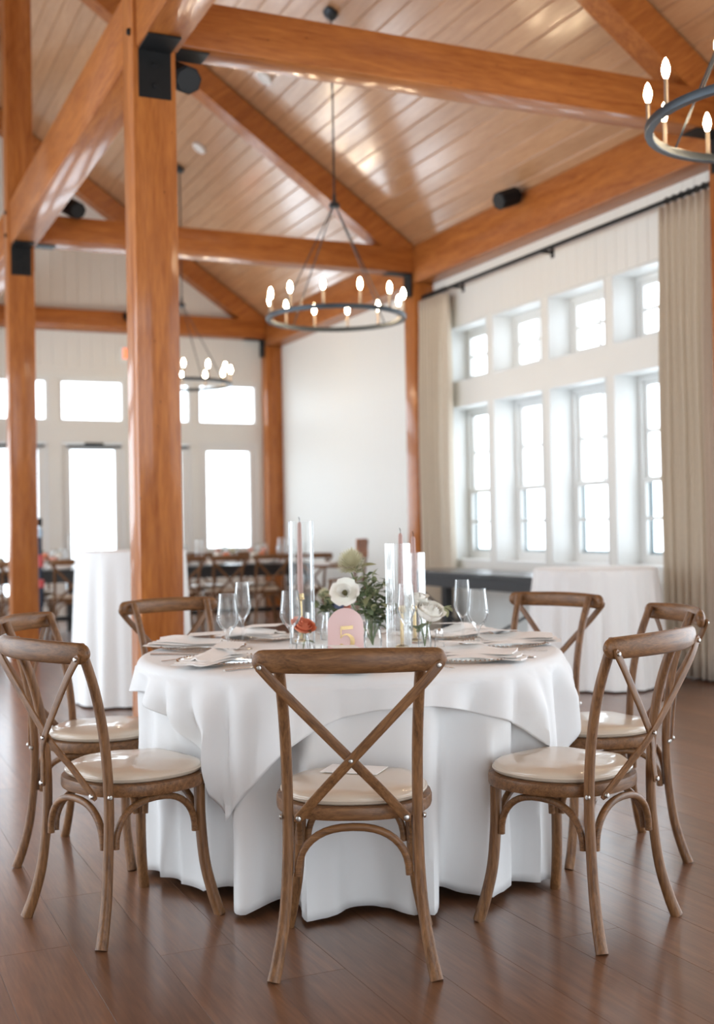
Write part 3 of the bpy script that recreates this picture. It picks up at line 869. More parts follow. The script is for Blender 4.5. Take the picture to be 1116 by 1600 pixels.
def fork_master():
    r = MB(); r.tube([(0, -.10, .004), (0, -.02, .006), (0, .03, .004)], [.006, .003, .004], [.0016] * 3, n=8)
    r.box(-.010, .010, .028, .05, .003, .0055)
    for k in range(4): r.box(-.010 + k * .0058, -.0074 + k * .0058, .048, .095, .003, .0055)
    return r.mesh('fork', mat['silver'], 40)
def knife_master():
    r = MB(); r.tube([(0, -.11, .004), (0, -.05, .005), (0, 0, .004)], [.007, .006, .004], [.003, .003, .002], n=8)
    r.prism([(-.006, 0), (.007, 0), (.009, .06), (.004, .115), (-.006, .12)], .003, .005, 'Z')
    return r.mesh('knife', mat['silver'], 40)
FORK, KNIFE = fork_master(), knife_master()
CARD = MB().box(-.045, .045, -.075, .075, 0, .0012).mesh('menu_card', mat['card'])
settings = [(-114.8, 'nearest the viewer, behind the front chair', 0), (-71, 'in front of the right foreground chair', .5), (-22, 'at the right edge of the table', .15), (19, 'before the far right chair', -.1),
            (65, 'at the far side behind the flowers', .2), (106, 'before the chair at the timber post', .2), (146, 'at the left edge of the table', -.15), (-163, 'in front of the left foreground chair', .45)]
for i, (ang, wh, tw) in enumerate(settings):
    a = math.radians(ang); ux, uy = math.cos(a), math.sin(a); x, y = TC[0] + .575 * ux, TC[1] + .575 * uy
    pl = link('charger_plate', plate_me, None, (x, y, TOP - .0015)); tag(pl, 'clear glass charger plate with beaded rim ' + wh, 'plate', 'charger plates on the dining table')
    link('beaded_rim', bead_me, pl)
    nk = napkin_mesh(i * 1.7).obj('napkin', mat['napkin'], None, 60, (x + .05 * ux, y + .05 * uy, TOP - .003)); nk.rotation_euler = (0, 0, a + tw)
    tag(nk, 'folded pale linen napkin ' + wh, 'napkin', 'napkins on the dining table')
    cd = link('menu_card', CARD, None, (x - .02 * ux, y - .02 * uy, TOP + .052)); cd.rotation_euler = (.05, .04, a + tw + PI / 2 + .3)
    cd.location.z = TOP + .060
    tag(cd, 'white menu card lying on the napkin ' + wh, 'card', 'menu cards on the dining table')
    for k, (me, nme, off) in enumerate(((FORK, 'fork', .205), (KNIFE, 'knife', -.205))):
        f = link(nme, me, None, (x + off * uy * .98 + .03 * ux, y - off * ux * .98 + .03 * uy, TOP - .002)); f.rotation_euler = (0, 0, a + PI / 2)
        tag(f, 'silver %s beside the place setting %s' % (nme, wh), nme, 'cutlery on the dining table')

def lathe_glass(prof, n=28): return MB().lathe(prof, n)
flute = [(0, 0), (.036, 0), (.036, .002), (.012, .006), (.0045, .014), (.004, .095), (.008, .108), (.024, .135), (.0325, .160), (.0315, .185), (.0255, .255), (.0245, .255), (.0305, .185), (.0313, .161), (.023, .138), (.006, .114), (0, .112)]
wine = [(0, 0), (.037, 0), (.037, .002), (.012, .006), (.0045, .014), (.004, .080), (.008, .092), (.029, .115), (.0395, .138), (.0385, .16), (.0305, .232), (.0295, .232), (.0373, .16), (.0382, .139), (.028, .118), (.006, .098), (0, .096)]
FL = lathe_glass(flute).mesh('champagne_flute', mat['crystal'], 50); WI = lathe_glass(wine).mesh('wine_glass', mat['crystal'], 50)
glasses = [(357, 1030, WI, 'wine glass at the left of the table, nearer of the pair'), (380, 1014, FL, 'champagne flute at the left of the table, farther of the pair'), (455, 1022, WI, 'wine glass left of the table number sign'),
           (636, 1024, FL, 'champagne flute right of the table number sign, before the candles'), (724, 1012, FL, 'champagne flute on the right, taller of the pair'), (748, 1021, WI, 'wine glass on the right, shorter of the pair')]
for px, py, me, lab in glasses:
    p = table_pt(px, py); o = link('wine_glass' if me is WI else 'champagne_flute', me, None, (p.x, p.y, TOP)); tag(o, lab, 'glass', 'glasses on the dining table')

# table number sign
p = table_pt(541, 1030); sg = empty('table_number_sign', (p.x, p.y, TOP), -.40); tag(sg, 'blush pink arched table number sign with a gold 5', 'sign')
W2, H2 = .0625, .178
poly = [(-W2, 0), (W2, 0)] + [(W2 * math.cos(PI * k / 24), H2 - W2 + W2 * math.sin(PI * k / 24)) for k in range(25)] 
MB().prism(poly, -.002, .002, 'Y').obj('panel', mat['pink'], sg, 30)
# the figure 5: flag, thin upright, bowl swelling on its right and a ball terminal
def five():
    m = MB(); D0, D1 = -.0055, -.0022
    def P(x, z): return (x * .00122, .032 + z * .00122)
    m.prism([P(-12, 68), P(21, 70), P(21, 60), P(-12, 58)], D0, D1)
    m.prism([P(-14.5, 69), P(-11.5, 69), P(-11.8, 38), P(-15.2, 36)], D0, D1)
    path = []; 
    for k in range(29):
        t = k / 28; a = math.radians(152 - 330 * t)
        wd = 1.6 + 4.6 * max(0, math.sin(PI * min(1, t * 1.12))) ** 1.6
        cx, cz, rx, rz = 1.5, 24, 18, 21
        c, s = math.cos(a), math.sin(a)
        if t > .9: break
        path.append(((cx + (rx + wd) * c, cz + (rz + wd * .7) * s), (cx + (rx - wd) * c, cz + (rz - wd * .7) * s)))
    for (a, b), (c, d) in zip(path, path[1:]):
        m.prism([P(*a), P(*c), P(*d), P(*b)], D0, D1)
    q = path[-1]; bx, bz = (q[0][0] + q[1][0]) / 2, (q[0][1] + q[1][1]) / 2
    m.prism([P(bx + .5 + 5.5 * math.cos(2 * PI * k / 16), bz + 2 + 5.5 * math.sin(2 * PI * k / 16)) for k in range(16)], D0, D1)
    return m
o = five().obj('numeral', mat['gold'], sg); o['label'] = 'gold figure 5'
MB().box(-.05, .05, -.022, .022, .0, .006, .002).obj('foot', mat['pink'], sg)

# glass cylinders, candles and holders
def fluted(r, h, t=.003, n=160, lobes=32):
    vs = []; fs = []; rows = [(0.001, 0), (r - .002, 0), (r, .003), (r, h), (r - t, h), (r - t, .008), (.001, .008)]
    for q, z in rows:
        for j in range(n):
            a = 2 * PI * j / n; k = q * (1 + (.022 * math.cos(lobes * a) if q > r * .8 else 0)); vs.append((k * math.cos(a), k * math.sin(a), z))
    for i in range(len(rows) - 1):
        for j in range(n): a, b = i * n + j, i * n + (j + 1) % n; fs.append((a, b, b + n, a + n))
    return MB().add(vs, fs)
def cyl_mesh(r, h, t=.003): return MB().lathe([(0, 0), (r - .002, 0), (r, .003), (r, h), (r - t, h), (r - t, .008), (0, .008)], 36)
def candle_set(px, py, D, r, h, candle_h, hold, lab, dx=0.0, flute_=False):
    d = _raydir(px, 1000); s = D; x, y = d.x * s, d.y * s
    c = (fluted if flute_ else cyl_mesh)(r, h).obj('glass_cylinder', mat['fluted' if flute_ else 'crystal'], None, 40, (x, y, TOP)); tag(c, 'tall clear glass cylinder ' + lab, 'vase', 'candle cylinders')
    hd = MB().lathe([(0, 0), (.026, 0), (.026, .004), (.007, .010), (.006, hold - .03), (.017, hold - .022), (.017, hold - .018), (.013, hold - .016), (.0135, hold), (0, hold)], 18).obj('candle_holder', mat['gold'], None, 40, (x + dx, y, TOP + .0085))
    tag(hd, 'gold candle holder inside the glass cylinder ' + lab, 'candle holder', 'candle holders')
    ca = empty('taper_candle', (x + dx, y, TOP + .0085 + hold)); tag(ca, 'unlit mauve taper candle in the glass cylinder ' + lab, 'candle', 'taper candles')
    MB().lathe([(.011, 0), (.0105, candle_h * .5), (.0078, candle_h - .008), (.004, candle_h), (0, candle_h)], 14).obj('wax', mat['candle'], ca, 50)
    MB().tube([(0, 0, candle_h - .002), (.001, 0, candle_h + .010), (-.003, 0, candle_h + .02)], .0014, n=6).obj('wick', mat['black'], ca, 60)
candle_set(473, 0, 4.72, .050, .485, .285, .19, 'left of the flowers', -.006)
candle_set(624, 0, 4.42, .046, .395, .27, .155, 'right of the flowers', .012, True)
candle_set(650, 0, 4.66, .040, .355, .265, .145, 'farthest right, beside the white rose', -.004, True)

# votive, vases
def bloom(center, R, npet, layers, matname, parent, up=(0, 0, 1), cup=.75, name='petal'):
    """petals as separate cupped pieces in rings"""
    q = Vector((0, 0, 1)).rotation_difference(Vector(up).normalized()).to_matrix().to_4x4()
    base = []
    for l in range(layers):
        f = (l + 1) / layers; n_ = npet
        vs = []; fs = []; nu, nv = 5, 5
        for i in range(nu + 1):
            for j in range(nv + 1):
                u = i / nu; v = j / nv - .5
                wd = math.sin(PI * min(.97, .18 + .62 * u)) * (1 - .35 * max(0, u - .75) / .25 * abs(v) * 2)
                fl_ = (1 - cup)
                rad = R * (.10 + .10 * f) + R * (.62 + .35 * fl_) * f * math.sin(min(u * (2.0 - .9 * fl_), PI * .62)) ** (.55 + .45 * fl_)
                z = R * (1.12 - .22 * f) * (1 - .62 * fl_ * f) * u - R * .55
                if f > .9: rad += R * .9 * max(0, u - .82) ; z -= R * .5 * max(0, u - .85)
                an = v * wd * (2.0 if layers > 1 else 1.2)
                rad2 = rad * (1 + .06 * abs(v))
                vs.append((rad2 * math.cos(an), rad2 * math.sin(an), z))
        for i in range(nu):
            for j in range(nv): a = i * (nv + 1) + j; fs.append((a, a + 1, a + nv + 2, a + nv + 1))
        me = MB().add(vs, fs).mesh(name, mat[matname], 80)
        for k in range(n_):
            o = link(name, me, parent)
            o.matrix_local = Matrix.Translation(center) @ q @ Matrix.Rotation(2 * PI * k / n_ + l * 1.1 + .13 * k, 4, 'Z')
def leaf_mesh(L_, W_, m_, bend=.25):
    vs = []; fs = []; n_ = 6
    for i in range(n_ + 1):
        u = i / n_; w_ = W_ * math.sin(PI * min(.985, .06 + .94 * u)) ** .75
        z = -bend * L_ * u * u
        vs += [(L_ * u, -w_ / 2, z + .10 * w_), (L_ * u, 0, z), (L_ * u, w_ / 2, z + .10 * w_)]
    for i in range(n_):
        a = 3 * i; fs += [(a, a + 1, a + 4, a + 3), (a + 1, a + 2, a + 5, a + 4)]
    return MB().add(vs, fs).mesh('leaf', m_, 60)
LEAF_A = leaf_mesh(.040, .026, mat['leaf']); LEAF_B = leaf_mesh(.046, .022, mat['leaf2']); LEAF_C = leaf_mesh(.030, .025, mat['leaf'])
rg = random.Random(21)
def sprig(root_p, tip, nleaf, label, leaves, sag=.03, start=.35, nm_='greenery_sprig', r=.0016):
    root_p, tip = Vector(root_p), Vector(tip); e = empty(nm_, root_p); tag(e, label, 'foliage', 'greenery stems')
    d = tip - root_p; pts = []
    side = d.cross(Vector((0, 0, 1))).normalized() if d.xy.length > .001 else Vector((1, 0, 0))
    for i in range(11):
        t = i / 10; w = math.sin(t * 4) * .010
        pts.append(Vector((d.x * t ** 1.6, d.y * t ** 1.6, d.z * t + sag * math.sin(PI * t))) + side * w)
    MB().tube(pts, [r * (1.2 - .7 * i / 10) for i in range(11)], n=6).obj('stem', mat['stem'], e, 60)
    for k in range(nleaf):
        t = start + (1 - start) * (k + .5) / nleaf; i = min(9, int(t * 10)); p = pts[i].lerp(pts[i + 1], t * 10 - i)
        o = link('leaf', leaves[k % len(leaves)], e); o.location = p
        s = rg.uniform(.75, 1.2); o.scale = (s, s, s)
        o.rotation_euler = (rg.uniform(-.6, .6), rg.uniform(-.9, .5), k * 2.4 + rg.uniform(-.5, .5))
    return e

vp = table_pt(583, 1013)
VS = MB().lathe([(0, 0), (.030, 0), (.034, .006), (.036, .03), (.030, .075), (.026, .095), (.028, .11), (.026, .11), (.024, .095), (.028, .075), (.033, .03), (.03, .008), (0, .008)], 24).mesh('bud_vase', mat['crystal'], 50)
o = link('bud_vase', VS, None, (vp.x, vp.y, TOP)); tag(o, 'clear glass vase holding the tall greenery beside the number sign', 'vase', 'glass bud vases')
def near(base, px, py, D): return depth_pt(px, py, D)
rootp = (vp.x, vp.y, TOP + .012)
D0 = (M3.transposed() @ (Vector((vp.x, vp.y, TOP)) - Vector((0, 0, CAM_H)))).y
tips = [(560, 868, -.02), (585, 893, .02), (600, 905, -.03), (612, 930, .03), (545, 905, .04), (570, 905, -.06), (595, 940, -.05), (622, 958, 0), (575, 930, .06), (556, 930, -.04), (590, 915, .05), (636, 950, .02), (528, 912, .03)]
labs = ['tallest', 'upright', 'right-leaning', 'low right', 'left-leaning', 'front', 'lower front', 'drooping right', 'back', 'lower left', 'inner', 'far right wispy', 'far left']
for (px, py, dd), l in zip(tips, labs):
    sprig(rootp, depth_pt(px, py, D0 + dd), 18, '%s leafy green stem in the vase beside the number sign' % l, [LEAF_A, LEAF_C, LEAF_A, LEAF_B] if py > 890 else [LEAF_A, LEAF_B])
def flower(root_p, head, R, mname, label, name, layers=3, npet=6, up=(0, 0, 1), cup=.8, centre=None, cat='flower'):
    root_p, head = Vector(root_p), Vector(head); e = empty(name, root_p); tag(e, label, cat, 'flowers on the dining table')
    d = head - root_p
    MB().tube([(0, 0, 0), d * .5 + Vector((0, 0, .01)), d - Vector(up).normalized() * R * .3], .0022, n=6).obj('stem', mat['stem'], e, 60)
    bloom(d, R, npet, layers, mname, e, up, cup)
    if centre:
        c = MB().lathe([(0, -R * .5), (R * .20, -R * .35), (R * .22, -R * .2), (R * .12, -R * .08), (0, -R * .05)], 12)
        q = Vector((0, 0, 1)).rotation_difference(Vector(up).normalized()).to_matrix().to_4x4()
        c.tf(Matrix.Translation(d) @ q).obj('centre', mat[centre], e, 60)
    return e
tocam = Vector((-.41, -.91, .12))
flower(rootp, depth_pt(538, 924, D0 - .05), .048, 'white_petal', 'white anemone with a dark centre left of the greenery', 'anemone', 2, 6, (-.55, -.75, .45), .35, 'yellow')
# spiky green bloom: many thin petals
def spiky(root_p, head, R, mname, label, n_=420, name='chrysanthemum'):
    root_p, head = Vector(root_p), Vector(head); e = empty(name, root_p); tag(e, label, 'flower', 'flowers on the dining table'); d = head - root_p
    MB().tube([(0, 0, 0), d * .5 + Vector((0, 0, .01)), d - Vector((0, 0, R * .3))], .0022, n=6).obj('stem', mat['stem'], e, 60)
    m = MB()
    for k in range(n_):
        z = 1 - 1.5 * k / n_; a = k * 2.39996; rr = math.sqrt(max(0, 1 - z * z)); u = Vector((rr * math.cos(a), rr * math.sin(a), z))
        t = u.cross(Vector((0, 0, 1)));  t = t.normalized() if t.length > .01 else Vector((1, 0, 0))
        b = d + u * R * .25; c = d + u * R * .75 + Vector((0, 0, R * .05)); g = d + u * R * rg.uniform(.9, 1.05) + Vector((0, 0, R * .16))
        w_ = R * .042
        m.add([b - t * w_ * .5, b + t * w_ * .5, c + t * w_, g, c - t * w_], [(0, 1, 2, 3, 4)])
    o = m.obj('petals', mat[mname], e); o['kind'] = 'stuff'
    return e
spiky(rootp, depth_pt(549, 886, D0 - .03), .066, 'green_petal', 'pale green spiky chrysanthemum at the top of the greenery')

bp_ = table_pt(664, 1014)
o = link('bud_vase', VS, None, (bp_.x, bp_.y, TOP)); o.scale = (.72, .72, .85); tag(o, 'small clear bud vase under the white rose', 'vase', 'glass bud vases')
D1 = (M3.transposed() @ (Vector((bp_.x, bp_.y, TOP)) - Vector((0, 0, CAM_H)))).y
r1 = (bp_.x, bp_.y, TOP + .01)
flower(r1, depth_pt(672, 955, D1 - .02), .062, 'white_petal', 'open white rose on the right of the centrepiece', 'rose', 6, 5, (.10, -.50, .86), .95)
flower(r1, depth_pt(653, 936, D1 + .03), .045, 'white_petal', 'white rosebud behind the open white rose', 'rose', 4, 5, (-.1, -.2, 1), 1.0)
sprig(r1, depth_pt(700, 948, D1 + .02), 4, 'pale sprig reaching out to the right of the white rose', [LEAF_B], start=.75)
sprig(r1, depth_pt(652, 985, D1 - .01), 5, 'short green sprig under the white rose', [LEAF_A], start=.2)

cv = table_pt(474, 1018)
o = link('bud_vase', VS, None, (cv.x, cv.y, TOP)); o.scale = (.8, .8, .62); tag(o, 'small clear vase under the coral flower', 'vase', 'glass bud vases')
D2 = (M3.transposed() @ (Vector((cv.x, cv.y, TOP)) - Vector((0, 0, CAM_H)))).y
flower((cv.x, cv.y, TOP + .01), depth_pt(474, 977, D2), .046, 'coral_petal', 'coral orange flower left of the glass votive', 'coral_flower', 4, 6, (.1, -.5, .8), .7)
sprig((cv.x, cv.y, TOP + .01), depth_pt(480, 985, D2 + .02), 5, 'short green sprig under the coral flower', [LEAF_A], start=.1)

lv = table_pt(506, 1006)
vo = cyl_mesh(.046, .135, .004).obj('votive_glass', mat['crystal'], None, 40, (table_pt(497, 1012).x, table_pt(497, 1012).y, TOP)); tag(vo, 'squat clear glass votive left of the number sign', 'glass')
D3 = D2 + .45
lw_ = _raydir(515, 1000); lp = Vector((lw_.x * D3, lw_.y * D3, TOP + .01))
o = link('bud_vase', VS, None, (lp.x, lp.y, TOP)); o.scale = (1.1, 1.1, 1.0); tag(o, 'clear vase of low greenery behind the votive', 'vase', 'glass bud vases')
for k, (px, py) in enumerate(((490, 938), (505, 925), (518, 935), (530, 945), (498, 950), (540, 930))):
    sprig(lp, depth_pt(px, py, D3 + (.04 if k % 2 else -.04)), 9, '%s low leafy stem behind the votive glass' % ['leftmost', 'tall', 'middle', 'rightmost', 'front', 'farther'][k], [LEAF_A, LEAF_C], start=.4)
spiky(lp, depth_pt(507, 932, D3 + .05), .036, 'green_petal', 'small pale green spiky bloom behind the votive glass', 160)
flower(lp, depth_pt(528, 945, D3 - .03), .026, 'blue_petal', 'dusty blue flower behind the number sign', 'blue_flower', 3, 5, (0, -.6, .8), .7)
flower(lp, depth_pt(540, 948, D3), .022, 'blush_petal', 'small blush flower behind the number sign', 'blush_flower', 3, 5, (0, -.6, .8), .7)

# shaker and small gold dish
sp_ = table_pt(687, 1016)
sh = empty('glass_shaker', (sp_.x, sp_.y, TOP)); tag(sh, 'small clear glass shaker right of the white rose', 'shaker')
MB().lathe([(0, 0), (.018, 0), (.019, .004), (.015, .055), (.012, .062), (0, .062)], 16).obj('jar', mat['crystal'], sh, 40)
MB().lathe([(.013, .062), (.013, .072), (.008, .080), (0, .082)], 14).obj('cap', mat['silver'], sh, 40)
gp = table_pt(676, 1022)
gd = empty('small_dish', (gp.x, gp.y, TOP)); tag(gd, 'small dish of golden dried petals under the white rose', 'dish')
MB().lathe([(0, 0), (.018, 0), (.034, .012), (.036, .016), (.033, .014), (.016, .004), (0, .004)], 20).obj('bowl', mat['crystal'], gd, 50)
m = MB()
for k in range(26):
    a = rg.uniform(0, 2 * PI); q = rg.uniform(0, .024); z = .012 + rg.uniform(0, .012); s = .007
    m.add([(q * math.cos(a) + rg.uniform(-s, s), q * math.sin(a) + rg.uniform(-s, s), z + rg.uniform(-.004, .006)) for _ in range(4)], [(0, 1, 2), (0, 2, 3)])
o = m.obj('dried_petals', mat['gold_crumb'], gd); o['kind'] = 'stuff'
# card on the front chair's seat
fx, fy = .424, .906
cx, cy = rear(1.285, 2.92, fx, fy)[:2]
o = MB().box(-.088, .088, -.058, .058, 0, .0015).obj('note_card', mat['card'], None, None, (cx + .085 * fx, cy + .085 * fy, .4965)); o.rotation_euler = (.0, 0, math.atan2(fy, fx) - PI / 2 - .3)
tag(o, 'white card lying on the cushion of the foreground middle chair', 'card')

# ------------------------------------------------------------------ cocktail tables
def cocktail(x, y, h, r, flare, label, seed, nf=15):
    rn = random.Random(seed); ph = [rn.uniform(0, 6.28) for _ in range(4)]
    t = empty('cocktail_table', (x, y, 0)); tag(t, 'round cocktail table under ' + label, 'table')
    MB().lathe([(0, h - .03), (r - .01, h - .03), (r - .004, h - .015), (r - .01, h - .004), (0, h - .004)], 32).obj('tabletop', mat['blacktable'], t, 30)
    MB().lathe([(.22, 0), (.22, .015), (.04, .03), (.03, .05), (.03, h - .03)], 20).obj('pedestal', mat['black'], t, 30)
    vs = []; fs = []; n_ = 180; rows = [(0, .02)] + [(0, r * .6), (0, r - .008)] + [(1, i / 18) for i in range(0, 19)]
    for k, q in rows:
        for j in range(n_):
            th = 2 * PI * j / n_
            if k == 0: R_, z = q, h
            else:
                f = math.sin(nf * th + ph[0] + .8 * math.sin(3 * th + ph[1])) * .6 + .4 * math.sin((nf * 2 - 5) * th + ph[2])
                R_ = r + .004 + flare * q + .040 * f * q ** .8; z = h - .006 - (h - .02) * q
            vs.append((R_ * math.cos(th), R_ * math.sin(th), z))
    for i in range(len(rows) - 1):
        for j in range(n_): a, b = i * n_ + j, i * n_ + (j + 1) % n_; fs.append((a, b, b + n_, a + n_))
    fs.append(tuple(range(n_ - 1, -1, -1)))
    c = MB().add(vs, fs).obj('tablecloth', mat['linen'], None, 60, (x, y, 0)); tag(c, label, 'tablecloth', 'cocktail table cloths')
cocktail(5.30, 7.42, .875, .455, .055, 'floor-length white cloth by the windows on the right', 4, 17)
cocktail(2.00, 8.40, 1.075, .385, .02, 'tall floor-length white cloth behind the big timber post', 9, 12)
# small black easel with an orange bloom on the left cocktail table
e = empty('table_easel', (1.98, 8.18, 1.0765), .2); tag(e, 'small black easel on the tall cocktail cloth by the big post', 'easel')
for s in (-1, 1): MB().tube([(.045 * s, -.02, 0), (.005 * s, 0, .125)], .007, n=6).obj('leg', mat['black'], e)
MB().tube([(0, .06, 0), (0, 0, .12)], .005, n=6).obj('leg', mat['black'], e)
MB().box(-.03, .03, -.022, -.008, .03, .038).obj('ledge', mat['black'], e)
o = MB().box(-.03, .03, -.004, 0, 0, .085).obj('place_card', mat['white_plastic'], None, None, (1.98, 8.165, 1.0765 + .040)); o.rotation_euler = (-.18, 0, .2); tag(o, 'white card resting on the small black easel', 'card')
fv = empty('flower_posy', (2.06, 8.22, 1.0765)); tag(fv, 'peach posy in a bud vase beside the small black easel', 'flower')
MB().lathe([(0, 0), (.018, 0), (.02, .03), (.010, .06), (.012, .08), (0, .08)], 14).obj('vase', mat['crystal'], fv, 50)
MB().tube([(0, 0, .01), (0, 0, .15)], .003, n=6).obj('stem', mat['stem'], fv)
bloom(Vector((0, 0, .17)), .03, 6, 3, 'blush_petal', fv)

# ------------------------------------------------------------------ dark console table by the windows
def farm_table(x0, x1, y0, y1, label, h=.765, brace=True):
    t = empty('farm_table', ((x0 + x1) / 2, (y0 + y1) / 2, 0)); tag(t, label, 'table')
    a, b = (x1 - x0) / 2, (y1 - y0) / 2
    long_y = b > a
    for k in range(4):
        if long_y: w_ = 2 * a / 4; MB().box(-a + k * w_ + .0015, -a + (k + 1) * w_ - .0015, -b, b, h - .04, h, .003).obj('plank', mat['blacktable'], t)
        else: w_ = 2 * b / 4; MB().box(-a, a, -b + k * w_ + .0015, -b + (k + 1) * w_ - .0015, h - .04, h, .003).obj('plank', mat['blacktable'], t)
    for (u0, u1, v0, v1) in ((-a + .05, a - .05, -b + .05, -b + .075), (-a + .05, a - .05, b - .075, b - .05), (-a + .05, -a + .075, -b + .075, b - .075), (a - .075, a - .05, -b + .075, b - .075)):
        MB().box(u0, u1, v0, v1, h - .15, h - .041).obj('apron', mat['blacktable'], t)
    for s in (-1, 1):
        for q in (-1, 1):
            cx_, cy_ = s * (a - .10), q * (b - .10)
            MB().box(cx_ - .045, cx_ + .045, cy_ - .045, cy_ + .045, 0, h - .041, .004).obj('leg', mat['blacktable'], t)
    if brace:
        if long_y: MB().tube([(-a + .1, 0, .12), (-a + .1, b - .15, h - .15)], .014, n=6).tube([(-a + .1, 0, .12), (-a + .1, -b + .15, h - .15)], .014, n=6).obj('brace', mat['blacktable'], t)
        else: MB().box(-a + .1, a - .1, -.03, .03, .14, .20, .004).obj('stretcher', mat['blacktable'], t)
    return t
farm_table(5.42, 6.02, 8.05, 11.0, 'long dark wooden table standing under the windows')

# ------------------------------------------------------------------ far banquet tables with chairs
GB = 'crossback chairs at the far tables'
farm_table(3.45, 5.75, 14.05, 14.85, 'long dark table at the back, right of the big post')
farm_table(.55, 2.85, 14.05, 14.85, 'long dark table at the back, left of the big post')
wr_ = ['rightmost', 'second from the right', 'third from the right', 'fourth from the right']
for i, x in enumerate((5.50, 4.96, 4.42, 3.88)):
    put_chair(x, 13.86, 0, 1, 'far crossback chair on the near side of the right-hand back table, ' + wr_[i], GB)
for i, x in enumerate((5.3, 4.6, 3.9)):
    put_chair(x, 15.06, 0, -1, 'far crossback chair behind the right-hand back table, ' + wr_[i], GB)
for i, x in enumerate((2.55, 1.98, 1.42)):
    put_chair(x, 13.86, 0, 1, 'far crossback chair on the near side of the left-hand back table, ' + wr_[i], GB)
for i, x in enumerate((2.4, 1.8)):
    put_chair(x, 15.06, 0, -1, 'far crossback chair behind the left-hand back table, ' + wr_[i], GB)
def posy(x, y, label, cols, s=1.0):
    e = empty('table_posy', (x, y, .7655)); tag(e, label, 'flowers', 'posies on the far tables')
    MB().lathe([(0, 0), (.04, 0), (.05, .05), (.04, .09), (.043, .1), (0, .1)], 16).obj('vase', mat['crystal'], e, 50)
    rn = random.Random(int(x * 100)); m = MB()
    for k in range(70):
        a = rn.uniform(0, 6.28); q = rn.uniform(.03, .16) * s; z = .08 + rn.uniform(0, .16) * s
        L_ = .045; d = Vector((math.cos(a + .5), math.sin(a + .5), rn.uniform(-.3, .6))) * L_; w = Vector((-math.sin(a), math.cos(a), rn.uniform(-.5, .5))) * .012
        p = Vector((q * math.cos(a), q * math.sin(a), z)); m.add([p, p + d * .5 + w, p + d, p + d * .5 - w], [(0, 1, 2, 3)])
    o = m.obj('foliage', mat['leaf'], e); o['kind'] = 'stuff'
    for k, c in enumerate(cols):
        a = 2 * PI * k / len(cols) + x; p = Vector((.09 * s * math.cos(a), .09 * s * math.sin(a), .12 + .05 * (k % 2)))
        MB().lathe([(0, -.03), (.03, -.022), (.045, 0), (.04, .018), (.022, .03), (.008, .024), (0, .02)], 12, p).obj('bloom', mat[c], e, 50)
posy(5.05, 14.35, 'posy of coral and blush flowers on the right-hand back table, right', ['coral_petal', 'blush_petal', 'white_petal', 'blush_petal', 'white_petal'])
posy(4.62, 14.4, 'posy of coral and green flowers on the right-hand back table, middle', ['coral_petal', 'green_petal', 'blush_petal', 'coral_petal', 'white_petal'], 1.15)
posy(4.0, 14.4, 'posy of blush flowers on the right-hand back table, left', ['blush_petal', 'white_petal', 'blush_petal', 'coral_petal'])
posy(2.45, 14.35, 'posy of pink flowers on the left-hand back table, nearest the cocktail cloth', ['blush_petal', 'coral_petal', 'blush_petal', 'white_petal', 'coral_petal'])
posy(1.75, 14.4, 'posy of pale flowers on the left-hand back table, far left', ['blush_petal', 'white_petal', 'green_petal'])
FC = cyl_mesh(.045, .32).mesh('glass_cylinder', mat['crystal'], 40)
for x, lab in ((5.56, 'far right'), (5.42, 'right of the coral posy'), (4.31, 'left of the middle posy'), (3.7, 'far left'), (2.78, 'on the left-hand back table beside the pink posy'), (2.1, 'on the left-hand back table, middle')):
    o = link('glass_cylinder', FC, None, (x, 14.45, .7655)); tag(o, 'far clear glass cylinder %s' % (lab if 'table' in lab else 'on the right-hand back table, ' + lab), 'vase', 'glass cylinders on the far tables')
FP = MB().lathe([(0, 0), (.09, 0), (.13, .012), (.132, .015), (.09, .006), (0, .006)], 24).mesh('dinner_plate', mat['porcelain'], 40)
FN_ = napkin_mesh(2.2).mesh('napkin', mat['linen'], 60)
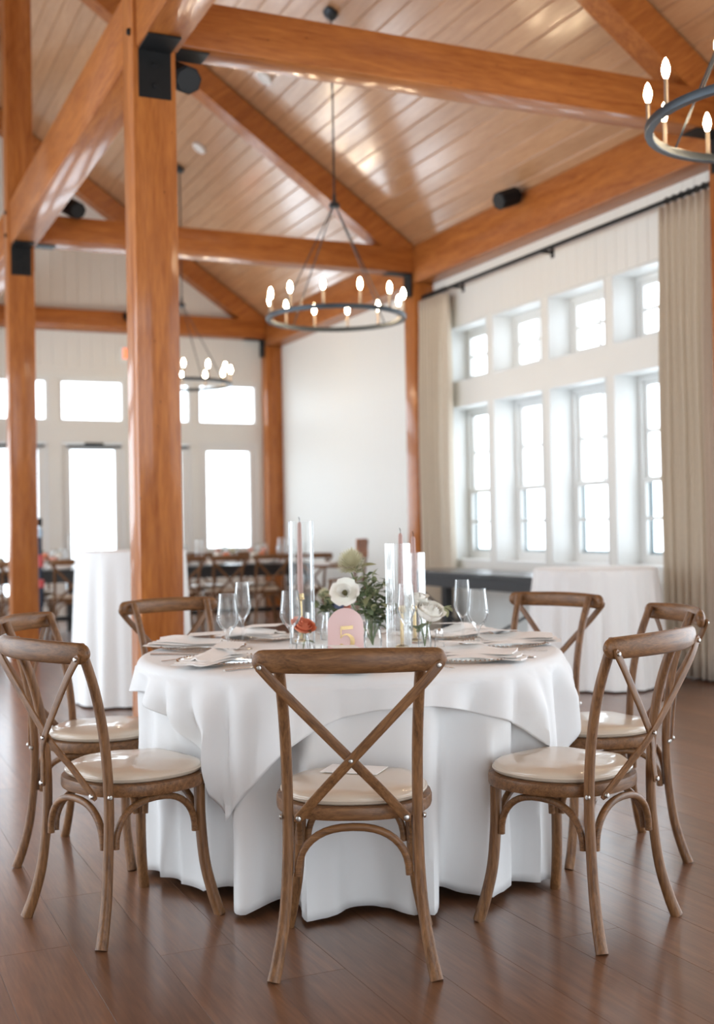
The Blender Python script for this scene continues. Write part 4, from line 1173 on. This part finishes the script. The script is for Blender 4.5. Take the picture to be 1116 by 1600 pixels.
for tbl, xs, ys in (('right-hand', (5.50, 4.96, 4.42, 3.88), 14.22), ('right-hand', (5.3, 4.6, 3.9), 14.66), ('left-hand', (2.55, 1.98, 1.42), 14.22), ('left-hand', (2.4, 1.8), 14.66)):
    for i, x in enumerate(xs):
        sd = 'near' if ys < 14.4 else 'far'
        o = link('dinner_plate', FP, None, (x, ys, .7655)); tag(o, 'white plate on the %s side of the %s back table, %s' % (sd, tbl, wr_[i]), 'plate', 'plates on the far tables')
        o = link('napkin', FN_, None, (x, ys + .02, .764)); o.rotation_euler = (0, 0, .1 * i); tag(o, 'white napkin on the %s side of the %s back table, %s' % (sd, tbl, wr_[i]), 'napkin', 'napkins on the far tables')
        for k in (-1, 1):
            o = link('wine_glass', WI if k < 0 else FL, None, (x + .17 + .05 * k, ys + (.16 if sd == 'near' else -.12), .7655))
            tag(o, '%s glass on the %s side of the %s back table, %s' % ('wide' if k < 0 else 'slim', sd, tbl, wr_[i]), 'glass', 'glasses on the far tables')

# high chair by the bare wall
hc = empty('high_chair', (5.40, 12.3, 0), -2.3); tag(hc, 'brown wooden high chair with white tray by the bare white wall', 'chair')
for sx in (-1, 1):
    for sy in (-1, 1): MB().tube([(.24 * sx, .22 * sy, 0), (.17 * sx, .14 * sy, .62)], .018, n=8).obj('leg', mat['chair_z'], hc, 50)
    MB().tube([(.17 * sx, .14, .60), (.17 * sx, .19, 1.06)], .017, n=8).obj('back_post', mat['chair_z'], hc, 50)
MB().box(-.19, .19, -.17, .17, .60, .63, .008).obj('seat', mat['chair_x'], hc)
MB().box(-.19, .19, .168, .195, .86, 1.08, .01).obj('backrest', mat['timber_x'], hc)
MB().box(-.21, .21, -.36, -.14, .79, .815, .012).obj('tray', mat['white_plastic'], hc)
for sx in (-1, 1): MB().box(.17 * sx - .014, .17 * sx + .014, -.34, .17, .755, .788, .005).obj('armrest', mat['chair_x'], hc)

# dark stand beside the left post
st = empty('floor_stand', (2.11, 13.0, 0)); st.scale = (.7, .7, 1); tag(st, 'slim dark stand with a red band and pale bottle, right of the left-edge post', 'stand')
MB().lathe([(.10, 0), (.10, .02), (.03, .04), (.028, .40), (.05, .42), (.05, .62), (.03, .64), (.028, 1.16), (0, 1.16)], 16).obj('column', mat['navy'], st, 40)
MB().lathe([(.055, .62), (.055, .70), (.03, .71)], 16).obj('lower_band', mat['red'], st, 40)
MB().lathe([(.04, .84), (.042, .86), (.042, .96), (.03, .97)], 16).obj('upper_band', mat['red'], st, 40)
MB().lathe([(0, 1.16), (.045, 1.16), (.045, 1.24), (.02, 1.26), (.02, 1.28), (0, 1.28)], 16).obj('bottle', mat['paleblue'], st, 40)
MB().lathe([(0, 1.28), (.035, 1.28), (.035, 1.36), (0, 1.37)], 16).obj('cap', mat['blackmat'], st, 40)
